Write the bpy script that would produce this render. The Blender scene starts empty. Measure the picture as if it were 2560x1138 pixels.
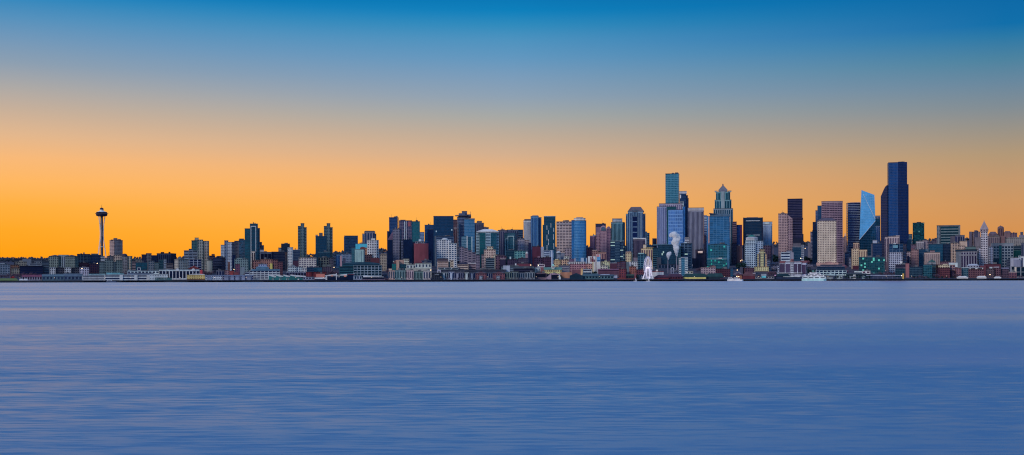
import bpy, math, random
from mathutils import Vector, Matrix
random.seed(7)
S = bpy.context.scene
C = S.collection
F = 3000.0          # focal length in photograph pixels
CAMH = 5.2          # camera height above the water
HOR = 698.0         # horizon row
DSH = 2590.0        # distance of the shoreline
ROLL = 0.00215

def lin(c):
    return tuple(((v/255)/12.92 if v/255 <= 0.04045 else ((v/255+0.055)/1.055)**2.4) for v in c)
EW = (0.62, 0.54, 0.56)    # light falling on walls: turns a seen colour into an albedo
EG = (0.45, 0.50, 0.62)    # sky mirrored by glass
DESAT, DIM = 0.2, 0.96
def alb(c, E=EW, hi=0.85):
    q = [a/e for a, e in zip(lin(c), E)]; k = sum(q)/3; ds = DESAT if E is EW else .03
    return tuple(min(hi, max(0.004, (a+(k-a)*ds)*DIM)) for a in q)

# ------------------------------------------------------------------ materials
def newmat(name):
    m = bpy.data.materials.new(name); m.use_nodes = True
    nt = m.node_tree; b = nt.nodes['Principled BSDF']
    return m, nt, b
def N(nt, t, **k):
    n = nt.nodes.new(t)
    for a, v in k.items(): setattr(n, a, v)
    return n
def L(nt, a, b): nt.links.new(a, b)
_mats = {}
def wall_mat(c, rough=0.85):
    key = ('w', c, rough)
    if key in _mats: return _mats[key]
    m, nt, b = newmat('wall_%d_%d_%d' % c)
    tc = N(nt, 'ShaderNodeTexCoord')
    mp = N(nt, 'ShaderNodeMapping'); mp.inputs['Scale'].default_value = (0.12, 0.12, 0.035)
    L(nt, tc.outputs['Object'], mp.inputs['Vector'])
    nz = N(nt, 'ShaderNodeTexNoise'); nz.inputs['Scale'].default_value = 1.0; nz.inputs['Detail'].default_value = 5
    L(nt, mp.outputs['Vector'], nz.inputs['Vector'])
    rp = N(nt, 'ShaderNodeMapRange'); rp.inputs['From Min'].default_value = 0.3; rp.inputs['From Max'].default_value = 0.7
    rp.inputs['To Min'].default_value = 0.72; rp.inputs['To Max'].default_value = 1.12
    L(nt, nz.outputs['Fac'], rp.inputs['Value'])
    mx = N(nt, 'ShaderNodeVectorMath', operation='SCALE')
    mx.inputs[0].default_value = alb(c)
    L(nt, rp.outputs['Result'], mx.inputs['Scale'])
    L(nt, mx.outputs['Vector'], b.inputs['Base Color'])
    b.inputs['Roughness'].default_value = rough
    b.inputs['Specular IOR Level'].default_value = 0.25
    _mats[key] = m; return m

def glass_mat(c, ln=None, cp=3.0, fp=4.0, lw=0.12, var=0.35, lit=0.0, litc=(190, 225, 215), lv=0.0):
    """tinted facade glass: panes differ a little, floor and mullion lines between them; a share of panes may be lit rooms"""
    key = ('g', c, ln, cp, fp, lw, var, lit, litc, lv)
    if key in _mats: return _mats[key]
    m, nt, b = newmat('glass_%d_%d_%d' % c)
    uv = N(nt, 'ShaderNodeUVMap'); uv.uv_map = 'UVMap'
    sx = N(nt, 'ShaderNodeSeparateXYZ'); L(nt, uv.outputs['UV'], sx.inputs[0])
    def mth(op, a, bb=None, cc=None):
        n = N(nt, 'ShaderNodeMath', operation=op)
        for i, q in enumerate((a, bb, cc)):
            if q is None: continue
            if isinstance(q, (int, float)): n.inputs[i].default_value = q
            else: L(nt, q, n.inputs[i])
        return n.outputs[0]
    u = mth('DIVIDE', sx.outputs[0], cp); v = mth('DIVIDE', sx.outputs[1], fp)
    fu, fv = mth('FLOOR', u), mth('FLOOR', v)
    cb = N(nt, 'ShaderNodeCombineXYZ'); L(nt, fu, cb.inputs[0]); L(nt, fv, cb.inputs[1])
    oi = N(nt, 'ShaderNodeObjectInfo'); L(nt, mth('MULTIPLY', oi.outputs['Random'], 97.0), cb.inputs[2])
    wn = N(nt, 'ShaderNodeTexWhiteNoise', noise_dimensions='3D'); L(nt, cb.outputs[0], wn.inputs['Vector'])
    # large soft differences between parts of the facade (uneven mirroring painted into the tint)
    n2 = N(nt, 'ShaderNodeTexNoise'); n2.inputs['Scale'].default_value = 0.035; n2.inputs['Detail'].default_value = 3
    tc = N(nt, 'ShaderNodeTexCoord'); L(nt, tc.outputs['Object'], n2.inputs['Vector'])
    f1 = mth('MULTIPLY_ADD', wn.outputs['Value'], var, 1.0-var*0.5)
    f2 = mth('MULTIPLY_ADD', n2.outputs['Fac'], 0.9, 0.55)
    f = mth('MULTIPLY', f1, f2)
    col = N(nt, 'ShaderNodeVectorMath', operation='SCALE'); col.inputs[0].default_value = alb(c, EG, 0.95); L(nt, f, col.inputs['Scale'])
    out = col.outputs['Vector']
    if ln:
        a = mth('LESS_THAN', mth('FRACT', v), lw*1.8)
        bb = mth('LESS_THAN', mth('FRACT', u), lw)
        ls = mth('MAXIMUM', a, mth('MULTIPLY', bb, 0.8))
        if lv: ls = mth('MAXIMUM', mth('MULTIPLY', a, 1-lv), bb)
        mx = N(nt, 'ShaderNodeMix', data_type='RGBA')
        L(nt, ls, mx.inputs[0]); L(nt, out, mx.inputs[6]); mx.inputs[7].default_value = (*alb(ln), 1)
        out = mx.outputs[2]
        inv = mth('MULTIPLY_ADD', ls, -0.8, 0.8); L(nt, inv, b.inputs['Metallic'])
        rg = mth('MULTIPLY_ADD', ls, 0.5, 0.16); L(nt, rg, b.inputs['Roughness'])
    else:
        b.inputs['Metallic'].default_value = 0.75; b.inputs['Roughness'].default_value = 0.14
    L(nt, out, b.inputs['Base Color'])
    # panes are never perfectly plumb: tilt each a little
    gm = N(nt, 'ShaderNodeNewGeometry')
    sb = N(nt, 'ShaderNodeVectorMath', operation='SUBTRACT'); L(nt, wn.outputs['Color'], sb.inputs[0]); sb.inputs[1].default_value = (.5, .5, .5)
    sc = N(nt, 'ShaderNodeVectorMath', operation='SCALE'); sc.inputs['Scale'].default_value = 0.03; L(nt, sb.outputs[0], sc.inputs[0])
    ad = N(nt, 'ShaderNodeVectorMath', operation='ADD'); L(nt, gm.outputs['Normal'], ad.inputs[0]); L(nt, sc.outputs[0], ad.inputs[1])
    nm = N(nt, 'ShaderNodeVectorMath', operation='NORMALIZE'); L(nt, ad.outputs[0], nm.inputs[0]); L(nt, nm.outputs[0], b.inputs['Normal'])
    if lit > 0:
        wn2 = N(nt, 'ShaderNodeTexWhiteNoise', noise_dimensions='4D'); wn2.inputs['W'].default_value = 3.7; L(nt, cb.outputs[0], wn2.inputs['Vector'])
        on = mth('GREATER_THAN', wn2.outputs['Value'], 1.0-lit)
        b.inputs['Emission Color'].default_value = (*lin(litc), 1)
        L(nt, mth('MULTIPLY', on, 0.6), b.inputs['Emission Strength'])
    _mats[key] = m; return m

def flat_mat(name, c, rough=0.6, metal=0.0, emit=0.0):
    key = ('f', name, c)
    if key in _mats: return _mats[key]
    m, nt, b = newmat(name)
    tc = N(nt, 'ShaderNodeTexCoord'); nz = N(nt, 'ShaderNodeTexNoise'); nz.inputs['Scale'].default_value = 0.4; nz.inputs['Detail'].default_value = 4
    L(nt, tc.outputs['Object'], nz.inputs['Vector'])
    rp = N(nt, 'ShaderNodeMapRange'); rp.inputs['To Min'].default_value = 0.8; rp.inputs['To Max'].default_value = 1.15
    L(nt, nz.outputs['Fac'], rp.inputs['Value'])
    mx = N(nt, 'ShaderNodeVectorMath', operation='SCALE'); mx.inputs[0].default_value = alb(c); L(nt, rp.outputs['Result'], mx.inputs['Scale'])
    L(nt, mx.outputs['Vector'], b.inputs['Base Color'])
    b.inputs['Roughness'].default_value = rough; b.inputs['Metallic'].default_value = metal
    if emit:
        b.inputs['Emission Color'].default_value = (*lin(c), 1); b.inputs['Emission Strength'].default_value = emit
    _mats[key] = m; return m

# ------------------------------------------------------------------ mesh helpers
class MB:
    def __init__(s): s.v = []; s.f = []; s.uv = []
    def face(s, pts, uvs=None):
        n = len(s.v); s.v += [tuple(p) for p in pts]; s.f.append(tuple(range(n, n+len(pts))))
        s.uv += uvs if uvs else [(0.0, 0.0)]*len(pts)
    def prism(s, poly, z0, z1, top=True, bottom=False):
        """poly: ccw footprint; z1 a number or one height per corner. Sides carry metre UVs."""
        n = len(poly); zt = z1 if isinstance(z1, (list, tuple)) else [z1]*n
        acc = 0.0
        for i in range(n):
            a, b = poly[i], poly[(i+1) % n]; w = math.hypot(b[0]-a[0], b[1]-a[1]); j = (i+1) % n
            s.face([(a[0], a[1], z0), (b[0], b[1], z0), (b[0], b[1], zt[j]), (a[0], a[1], zt[i])],
                   [(acc, z0), (acc+w, z0), (acc+w, zt[j]), (acc, zt[i])])
            acc += w
        if top: s.face([(p[0], p[1], zt[i]) for i, p in enumerate(poly)])
        if bottom: s.face([(p[0], p[1], z0) for p in reversed(poly)])
    def box(s, x0, x1, y0, y1, z0, z1):
        s.prism([(x0, y0), (x1, y0), (x1, y1), (x0, y1)], z0, z1, bottom=True)
    def obox(s, p, d, w, n, t, z0, z1):
        """box lying on a face: from point p along unit d for w, thick t along outward n"""
        a = (p[0], p[1]); b = (p[0]+d[0]*w, p[1]+d[1]*w)
        s.prism([(a[0]+n[0]*t, a[1]+n[1]*t), (b[0]+n[0]*t, b[1]+n[1]*t), b, a], z0, z1, bottom=True)
    def tube(s, a, b, r, r2=None, n=6):
        r2 = r if r2 is None else r2
        a, b = Vector(a), Vector(b); ax = (b-a).normalized()
        q = Vector((0, 0, 1)) if abs(ax.z) < 0.9 else Vector((1, 0, 0))
        e1 = ax.cross(q).normalized(); e2 = ax.cross(e1)
        ra = [a+(e1*math.cos(t)+e2*math.sin(t))*r for t in [2*math.pi*i/n for i in range(n)]]
        rb = [b+(e1*math.cos(t)+e2*math.sin(t))*r2 for t in [2*math.pi*i/n for i in range(n)]]
        for i in range(n):
            j = (i+1) % n; s.face([ra[i], rb[i], rb[j], ra[j]])
        s.face(ra); s.face(rb[::-1])
    def lathe(s, prof, n=32, cx=0, cy=0):
        """prof: list of (radius, z) bottom to top"""
        for (r0, z0), (r1, z1) in zip(prof, prof[1:]):
            for i in range(n):
                t0, t1 = 2*math.pi*i/n, 2*math.pi*(i+1)/n
                p = [(cx+r0*math.cos(t0), cy+r0*math.sin(t0), z0), (cx+r0*math.cos(t1), cy+r0*math.sin(t1), z0),
                     (cx+r1*math.cos(t1), cy+r1*math.sin(t1), z1), (cx+r1*math.cos(t0), cy+r1*math.sin(t0), z1)]
                if r0 < 1e-6: p = [p[0], p[2], p[3]]
                elif r1 < 1e-6: p = p[:3]
                s.face(p)
    def build(s, name, mat, parent=None):
        me = bpy.data.meshes.new(name); me.from_pydata(s.v, [], s.f)
        ul = me.uv_layers.new(name='UVMap'); ul.data.foreach_set('uv', [c for p in s.uv for c in p])
        me.materials.append(mat)
        o = bpy.data.objects.new(name, me); C.objects.link(o); o.parent = parent
        return o
def tag(o, label=None, cat=None, group=None, kind=None):
    for k, v in (('label', label), ('category', cat), ('group', group), ('kind', kind)):
        if v: o[k] = v
    return o
def empty(name, loc, rz=0):
    o = bpy.data.objects.new(name, None); C.objects.link(o); o.location = loc; o.rotation_euler = (0, 0, rz); o.empty_display_size = 3
    return o
UNIT = MB(); UNIT.box(-.5, .5, -.5, .5, -.5, .5)
_panes = {}
def pane(name, mat, parent, c, w, d, h, ang):
    k = mat.name
    if k not in _panes:
        me = bpy.data.meshes.new('pane'); me.from_pydata(UNIT.v, [], UNIT.f); me.uv_layers.new(name='UVMap'); me.materials.append(mat); _panes[k] = me
    o = bpy.data.objects.new(name, _panes[k]); C.objects.link(o); o.parent = parent
    o.location = c; o.rotation_euler = (0, 0, ang); o.scale = (w, d, h)
    return o

# ------------------------------------------------------------------ place on the land
RIDGE = [(-900, 652), (0, 650), (700, 648), (930, 629), (1400, 624), (1900, 612), (2100, 606), (2330, 603), (2560, 598), (3400, 600)]
def interp(t, x):
    if x <= t[0][0]: return t[0][1]
    for (a, b), (c, d) in zip(t, t[1:]):
        if x <= c: return b+(d-b)*(x-a)/(c-a)
    return t[-1][1]
def yc(px, py): return py-(1280-px)*ROLL
def zat(px, py, D): return CAMH+(HOR-yc(px, py))*D/F
def ground(px, D):
    k = interp([(-900, .55), (500, .6), (900, .9), (1300, 1), (2150, 1), (2300, .35), (3400, .35)], px)
    zr = zat(px, interp(RIDGE, px), 5000)
    prof = [(2594, 3.6), (2660, 4.2), (2740, 4+6*k), (2900, 4+20*k), (3100, 4+32*k), (3300, 4+41*k), (3700, 4+48*k), (4100, 4+52*k+(40 if px > 2300 else 0)), (5000, zr), (5400, zr-6), (6500, zr-30)]
    return interp(prof, D)
def xw(px, D): return (px-1280)*D/F

def placed(name, px, D, label, cat, group=None, kind=None, z=None):
    g = ground(px, D) if z is None else z
    b = math.atan((px-1280)/F)
    r = empty(name, (xw(px, D), D, g), -b)
    tag(r, label, cat, group, kind)
    return r, D*math.cos(b)/F, D/F, g

# ------------------------------------------------------------------ facades
def lattice(wm, core_p, p0, p1, z0, z1, st, o, gm, root, count):
    w = math.hypot(p1[0]-p0[0], p1[1]-p0[1]); h = z1-z0
    if w < 2.5 or h < 3: return
    d = ((p1[0]-p0[0])/w, (p1[1]-p0[1])/w); n = (d[1], -d[0]); ang = math.atan2(d[1], d[0])
    T = 0.7
    cp, fp, wf, hf = o.get('cp', 4.2), o.get('fp', 4.0), o.get('wf', .6), o.get('hf', .54)
    if st == 'B': cp = 1e9; wf = 1.0
    nr = max(1, round(h/fp)); 
    if st == 'V': nr = 1; hf = 1-min(.25, 7/h)
    nc = max(1, round(w/cp)) if st != 'B' else 1
    fw, fh = w/nc, h/nr
    edge = 0.0
    if st == 'B': edge = min(1.2, w*.06); fw = w-2*edge
    pw = fw*(1-wf); sh = fh*(1-hf)
    # piers stand a little proud of the spandrels
    if st == 'B':
        for a in (0, w-edge): wm.obox((p0[0]+d[0]*a, p0[1]+d[1]*a), d, edge, n, T, z0, z1)
    else:
        for i in range(nc+1):
            a = i*fw-pw/2; b = a+pw; a = max(0, a); b = min(w, b)
            wm.obox((p0[0]+d[0]*a, p0[1]+d[1]*a), d, b-a, n, T, z0, z1)
    dz = .12 if st != 'B' else 0
    for j in range(nr+1):
        a = z0+j*fh-sh/2; b = a+sh; a = max(z0, a); b = min(z1-.02, b)
        wm.obox((p0[0]+d[0]*.02, p0[1]+d[1]*.02), d, w-.04, n, T-.1-dz, a, b)
    for j in reversed(range(nr)):
        for i in range(nc):
            u = edge+(i+.5)*fw; z = z0+(j+.5)*fh
            c = (p0[0]+d[0]*u+n[0]*.2, p0[1]+d[1]*u+n[1]*.2, z)
            ww, hh = fw*wf, fh*hf
            nm = {'B': 'window_band', 'V': 'window_strip'}.get(st, 'window')
            if count.get(nm, 0) < 100:
                pane(nm, gm, root, c, ww+.02, .2, hh+.02, ang); count[nm] = count.get(nm, 0)+1
            else:
                m = count.setdefault('rest_'+nm, (MB(), gm))[0]
                q = (c[0]-d[0]*ww/2, c[1]-d[1]*ww/2)
                k = len(m.v)
                m.obox((q[0]-n[0]*.1, q[1]-n[1]*.1), d, ww, n, .2, z-hh/2, z+hh/2)
                # each pane its own place on the map, so each is a pane of its own tint
                m.uv[k:] = [(3.1*(i+11*j)+1, 4.3*j+1)]*(len(m.v)-k)

def footprint(u0, u1, o, W):
    c = o.get('c', 0); off = o.get('off', 0); dep = o.get('dep', max(10, min(38, W*.75))); sh = o.get('sh')
    if sh == 'round':
        b = o.get('bulge', .28)*W; n = 8; P = []
        for i in range(n+1):
            t = -1+2*i/n; P.append((u0+(u1-u0)*i/n, off+b*(1-math.sqrt(max(0, 1-(t*.97)**2)))))
        return P+[(u1, off+b+dep*.7), (u0, off+b+dep*.7)]
    if sh == 'oct':
        k = o.get('cham', .22)*W; q = min(k, dep*.45)
        return [(u0+k, off), (u1-k, off), (u1, off+q), (u1, off+dep-q), (u1-k, off+dep), (u0+k, off+dep), (u0, off+dep-q), (u0, off+q)]
    if abs(c) < .02: return [(u0, off), (u1, off), (u1, off+dep), (u0, off+dep)]
    uc = u0+(u1-u0)*(c if c > 0 else 1+c)
    side = uc-u0 if c > 0 else u1-uc; fr = u1-uc if c > 0 else uc-u0
    th = math.atan(side/fr/o.get('ratio', 1.0))
    L1 = fr/math.cos(th); L2 = side/math.sin(th)
    if c > 0: d1, d2 = (math.cos(th), math.sin(th)), (-math.sin(th), math.cos(th))
    else: d1, d2 = (-math.cos(th), math.sin(th)), (math.sin(th), math.cos(th))
    Np = (uc, off); A = (Np[0]+d1[0]*L1, Np[1]+d1[1]*L1); Bq = (A[0]+d2[0]*L2, A[1]+d2[1]*L2); Cq = (Np[0]+d2[0]*L2, Np[1]+d2[1]*L2)
    P = [Np, A, Bq, Cq]
    return P if c > 0 else P[::-1]
def inset(P, t):
    n = len(P); out = []
    for i in range(n):
        a, b, c = Vector(P[i-1]), Vector(P[i]), Vector(P[(i+1) % n])
        d1 = (b-a).normalized(); d2 = (c-b).normalized()
        n1 = Vector((-d1.y, d1.x)); n2 = Vector((-d2.y, d2.x)); m = n1+n2
        k = m.dot(n1); m = m*(t/k) if abs(k) > 1e-4 else n1*t
        out.append((b.x+m.x, b.y+m.y))
    return out

def V(x0, x1, yt, st='G', w=(150, 140, 145), g=(20, 32, 60), **o): return (x0, x1, yt, st, w, g, o)

def B(name, label, D, *vols, cat='building', group=None, z=None):
    px = (min(v[0] for v in vols)+max(v[1] for v in vols))/2
    root, su, sz, g0 = placed(name, px, D, label, cat, group, z=z)
    g0 -= 0
    count = {}
    rnd = random.Random(int(px*7+D))
    for (x0, x1, yt, st, w, g, o) in vols:
        u0, u1 = (x0-px)*su, (x1-px)*su; W = u1-u0
        xm = (x0+x1)/2
        sl = isinstance(yt, tuple)
        zt = [zat(xm, q, D)-g0 for q in yt] if sl else zat(xm, yt, D)-g0
        zmax = max(zt) if sl else zt
        lift = o.get('yb') is not None
        zb = zat(xm, o['yb'], D)-g0 if lift else -3.0
        if lift and 'off' not in o and W > 8 and not o.get('flush'): o = dict(o, off=2.5)
        if lift and 'dep' not in o: o = dict(o, dep=max(4, min(30, W*.6)))
        P = footprint(u0, u1, o, W)
        wm = MB(); wc = wall_mat(w, o.get('rough', .85))
        nm = o.get('name', 'wall')
        if st != 'C': g = tuple(int(q*k) for q, k in zip(g, (.72, .8, .9)))
        gl = glass_mat(g, o.get('ln'), o.get('cp', 3.0) if st == 'C' else 3.0, o.get('fp', 4.0) if st == 'C' else 4.0, o.get('lw', .13), o.get('var', .35 if st == 'C' else .6), o.get('lit', 0), o.get('litc', (190, 225, 215)), o.get('lv', 0))
        if sl:
            tops = [zt[0]+(zt[1]-zt[0])*max(0, min(1, (p[0]-u0)/W)) for p in P]
        else: tops = zt
        if st == 'C':
            wm.prism(P, zb, tops); wm.build('glass_facade' if nm == 'wall' else nm, gl, root)
        elif st == 'P':
            wm.prism(P, zb, tops, bottom=lift); wm.build(nm, wc, root)
        else:
            Q = inset(P, .7); wm.prism(Q, zb, tops)
            for i in range(len(P)):
                a, b = P[i], P[(i+1) % len(P)]
                ww = math.hypot(b[0]-a[0], b[1]-a[1]); nn = (b[1]-a[1])/ww, -(b[0]-a[0])/ww
                if nn[1] < -.08:
                    qa, qb = Q[i], Q[(i+1) % len(P)]
                    lo = zb if lift else 1.5
                    # lattice grows outward from the inset core; extend to the outer corners
                    a2 = (a[0]-nn[0]*.7, a[1]-nn[1]*.7); b2 = (b[0]-nn[0]*.7, b[1]-nn[1]*.7)
                    lattice(wm, None, a2, b2, lo, min(tops) if sl else tops, st, o, gl, root, count)
                else:
                    wm.obox(((a[0]-nn[0]*.7), (a[1]-nn[1]*.7)), ((b[0]-a[0])/ww, (b[1]-a[1])/ww), ww, nn, .65, zb, min(tops) if sl else tops)
            wm.build(nm, wc, root)
        top = o.get('top'); rc = o.get('rc', tuple(int(q*.62) for q in w) if st != 'C' else (45, 55, 75))
        rm = wall_mat(rc)
        cx = sum(p[0] for p in P)/len(P); cy = sum(p[1] for p in P)/len(P)
        dmin = max(p[1] for p in P)-min(p[1] for p in P)
        if top:
            zt2 = zat(xm, top[1], D)-g0; r = MB(); ov = inset(P, -.6)
            if top[0] == 'pyr':
                r.prism(ov, zt-.2, zt+.3, bottom=True)
                for i in range(len(ov)): r.face([(*ov[i], zt+.3), (*ov[(i+1) % len(ov)], zt+.3), (cx, cy, zt2)])
            elif top[0] == 'hip':
                k = top[2] if len(top) > 2 else .3
                I = [(cx+(p[0]-cx)*k, cy+(p[1]-cy)*k) for p in ov]
                r.prism(ov, zt-.2, zt+.3, bottom=True)
                for i in range(len(ov)):
                    j = (i+1) % len(ov); r.face([(*ov[i], zt+.3), (*ov[j], zt+.3), (*I[j], zt2), (*I[i], zt2)])
                r.face([(*p, zt2) for p in I])
            elif top[0] == 'gable':
                a, b = u0-1, u1+1; y0 = min(p[1] for p in P)-1; y1 = max(p[1] for p in P)+1; ym = (y0+y1)/2
                r.face([(a, y0, zt-.4), (b, y0, zt-.4), (b, ym, zt2), (a, ym, zt2)])
                r.face([(b, y1, zt-.4), (a, y1, zt-.4), (a, ym, zt2), (b, ym, zt2)])
                r.face([(a, y1, zt-.4), (a, y0, zt-.4), (a, ym, zt2)]); r.face([(b, y0, zt-.4), (b, y1, zt-.4), (b, ym, zt2)])
            elif top[0] == 'gablef':
                a, b = u0-1, u1+1; y0 = min(p[1] for p in P)-.8; y1 = max(p[1] for p in P)+1; um = a+(b-a)*(top[2] if len(top) > 2 else .5)
                r.face([(a, y1, zt-.3), (a, y0, zt-.3), (um, y0, zt2), (um, y1, zt2)])
                r.face([(b, y0, zt-.3), (b, y1, zt-.3), (um, y1, zt2), (um, y0, zt2)])
                r.face([(a, y0, zt-.3), (b, y0, zt-.3), (um, y0, zt2)]); r.face([(b, y1, zt-.3), (a, y1, zt-.3), (um, y1, zt2)])
            elif top[0] in ('arch', 'dome'):
                n = 12
                if top[0] == 'arch':
                    y0 = min(p[1] for p in P); y1 = max(p[1] for p in P); pts = [(cx+W/2*math.cos(math.pi*i/n), zt-.1+(zt2-zt)*math.sin(math.pi*i/n)) for i in range(n+1)]
                    for (a, za), (b, zb2) in zip(pts, pts[1:]): r.face([(a, y0, za), (a, y1, za), (b, y1, zb2), (b, y0, zb2)])
                    r.face([(a, y0, za) for a, za in reversed(pts)]); r.face([(a, y1, za) for a, za in pts])
                else:
                    R = W/2; hh = zt2-zt
                    r.lathe([(R*math.cos(t), zt-.1+hh*math.sin(t)) for t in [math.pi/2*i/7 for i in range(8)]], 20, cx, cy)
            r.build({'pyr': 'spire_roof', 'dome': 'dome'}.get(top[0], 'roof'), rm, root)
        elif not sl and st != 'P' or o.get('cap'):
            r = MB(); ov = inset(P, -.3); zz = max(tops) if sl else zt
            r.prism(ov, zz-.2, zz+.9, bottom=True)
            rf = r.build('roof', rm, root)
            nu = o.get('u', 2 if W > 16 and zmax-zb > 12 else 0)
            if o.get('ph'):      # penthouse: (x0 frac, x1 frac, height m)
                for (fa, fb, hh) in o['ph']:
                    q = MB(); dd = dmin
                    y0 = min(p[1] for p in P)+dd*.3; q.box(cx-W/2+W*fa, cx-W/2+W*fb, y0, y0+dd*.4, zz+.8, zz+.9+hh); q.build('penthouse', wall_mat(o.get('pc', rc)), rf)
                nu = 0
            if nu and rnd.random() < .55:
                q = MB(); xx = cx+rnd.uniform(-.3, .3)*W; q.tube((xx, cy, zz+.5), (xx, cy, zz+rnd.uniform(6, 12)), .3, .15, 5); q.build('antenna', wall_mat((60, 56, 70)), rf)
            for k in range(nu):
                q = MB(); aw = W*rnd.uniform(.1, .24); hh = rnd.uniform(1.6, 4.2); xx = cx+rnd.uniform(-.26, .2)*W; y0 = cy-dmin*.15+k*dmin*.12
                q.box(xx, xx+aw, y0, y0+dmin*.1+1.5, zz+.8, zz+.9+hh)
                q.build('rooftop_unit', wall_mat((95, 92, 100) if k else (70, 68, 80)), rf)
    for k, v in count.items():
        if k.startswith('rest_'):
            q = v[0].build(k[5:], v[1], root); q['kind'] = 'stuff'
    return root
WS0 = (.09, .06)
WS = (.32, .11, .12, .12)
SLICKS = ((205, 5, .018), (360, 25, .012))
WR = (.17, .24)
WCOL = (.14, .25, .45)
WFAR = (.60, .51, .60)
WSPEC = 1.0
WTINT = (1, 1, 1)
SUN_E = 1.45
SUN_C = (1.0, .86, .78)
CAMROLL = -ROLL
# ------------------------------------------------------------------ colours seen in the buildings
WH = (205, 212, 228); PW = (222, 198, 184); BG = (192, 156, 138); TN = (218, 165, 112); GY = (112, 114, 130); LG = (140, 146, 158); DG = (62, 66, 82)
MV = (122, 94, 110); PK = (158, 114, 112); BR = (108, 58, 64); DR = (84, 36, 48); NV = (16, 36, 70); GG = (98, 114, 114); YE = (232, 186, 98)
gN = (8, 30, 70); gT = (14, 72, 96); gD = (8, 40, 62); gB = (28, 92, 148); gL = (88, 138, 186); gK = (18, 26, 52); gP = (60, 56, 84)
OT, AT, LR, PS = 'office_tower', 'apartment_tower', 'low_building', 'pier_shed'
ROW = 'buildings along the shore'

# ================= far left: hillside and the low blocks behind the lawn
B(LR, 'low dark flat-roofed building on the hill crest, leftmost on the skyline', 3600, V(35, 56, 647, 'B', DG, gK), V(56, 78, 647, 'P', (105, 105, 118), cap=1), V(78, 105, 649, 'B', (88, 90, 105), gK, u=2))
B(LR, 'cream hillside building left of the pair of hip-roofed towers', 3300, V(38, 67, 655, 'G', (140, 125, 112), gK, u=1), V(48, 57, 652, 'P', (150, 132, 118), yb=655))
B(LR, 'pale grey low building with dotted lamps below the dark hilltop block', 3280, V(73, 105, 659, 'B', (150, 150, 165), gK), V(86, 104, 654, 'G', (140, 138, 150), gK, yb=659))
B(LR, 'blue-grey glass and white block at the left edge of the photo', 3000, V(-12, 25, 661, 'G', (118, 122, 140), (24, 60, 84), cp=6, wf=.7), V(0, 12, 658, 'P', (140, 140, 150), yb=661))
B(LR, 'rust-brown low building at the far left above the red tree', 2950, V(26, 48, 663, 'G', (140, 88, 66), gK), V(28, 50, 672, 'G', (150, 135, 125), gK, off=-20))
B('office_building', 'long dark glass office with floor bands behind the bare hedge', 2900, V(49, 108, 666, 'B', (26, 32, 56), gN, hf=.6))
B(LR, 'slate grey block beside the long dark office', 2920, V(104, 123, 654, 'B', (70, 82, 98), gK, hf=.4), V(107, 114, 650, 'P', (40, 46, 62), yb=654))
B('apartment_block', 'grey-green block with pointed hip roof, left one of the twin pair', 2980, V(122, 154, 641, 'G', (112, 120, 116), (34, 46, 62), c=-.25, cp=5, top=('pyr', 637), rc=(62, 66, 76)))
B(LR, 'pale ribbed building seen between the twin hip-roofed blocks', 3250, V(146, 172, 638, 'V', (165, 165, 168), (100, 104, 118), u=0))
B('apartment_block', 'grey-green block with pointed hip roof, right one of the twin pair', 2990, V(163, 196, 641, 'G', (112, 120, 116), (34, 46, 62), c=-.25, cp=5, top=('pyr', 637), rc=(62, 66, 76)))
B('office_building', 'wide dark glass office with flat grey roof slab left of the needle tower', 3150, V(193, 226, 636, 'G', (58, 80, 92), (10, 30, 60), cp=9, wf=.85, hf=.8), V(226, 252, 638, 'C', DG, gN, ln=(34, 46, 66), off=2), V(228, 246, 634, 'P', (70, 76, 90), yb=638))
B(LR, 'dark red brick block in front of the wide dark glass office', 3040, V(198, 222, 658, 'G', (84, 44, 58), gK))
B(LR, 'plum-red block with bright roof lamps below the needle tower', 2960, V(222, 247, 660, 'G', (60, 34, 52), gN, cp=5))
B('apartment_block', 'row of flats alternating white gables and dark bays behind the left piers', 2820, V(124, 139, 669, 'G', (200, 200, 214), gK, cp=5), V(139, 161, 670, 'G', (66, 62, 74), gK, wf=.75, off=3), V(161, 178, 669, 'G', (200, 200, 214), gK, cp=5), V(178, 199, 670, 'G', (64, 62, 72), gK, wf=.75, off=3), V(199, 223, 669, 'G', (188, 170, 190), gK, cp=5), group=None)
B('apartment_block', 'grey-green terraced flats right of the needle tower base', 2900, V(248, 262, 655, 'G', (92, 104, 108), (30, 52, 66), cp=5), V(262, 283, 650, 'G', (104, 112, 112), (30, 52, 66)), V(283, 290, 655, 'G', (70, 84, 94), (30, 52, 66)), V(290, 307, 651, 'G', (98, 108, 108), (24, 52, 62)))
B(LR, 'low white station building under the needle tower legs', 3300, V(249, 262, 641, 'B', (190, 180, 186), gK), V(262, 268, 645, 'G', (150, 142, 150), gK))
B(AT, 'mauve slab tower right of the needle tower, lone on the left skyline', 3450, V(274, 307, 601, 'G', (172, 136, 132), (56, 46, 74), c=.36, cp=3.6, hf=.5, ph=[(.3, .6, 6), (.62, .85, 3)]), V(277, 303, 599, 'P', (92, 74, 90), yb=601, off=5))
B(LR, 'beige and grey block at the foot of the mauve slab tower', 3200, V(268, 284, 641, 'G', (100, 94, 106), gK), V(284, 305, 638, 'G', (186, 152, 134), (64, 44, 64), cp=6))
B('apartment_block', 'beige block with small dark dome bump beside the mauve slab tower', 3120, V(304, 319, 640, 'G', (136, 124, 128), gK, top=('dome', 634), rc=(56, 48, 68)), V(317, 331, 641, 'G', (165, 148, 134), (44, 50, 66), c=-.3))
B(LR, 'small pinkish beige flats in the gap left of the teal glass cube', 3100, V(330, 342, 654, 'B', (150, 120, 120), gK))
B(LR, 'grey-beige building with shallow roof behind the teal glass cube', 3350, V(338, 357, 649, 'G', (134, 122, 118), gK, top=('gable', 647)))
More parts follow.
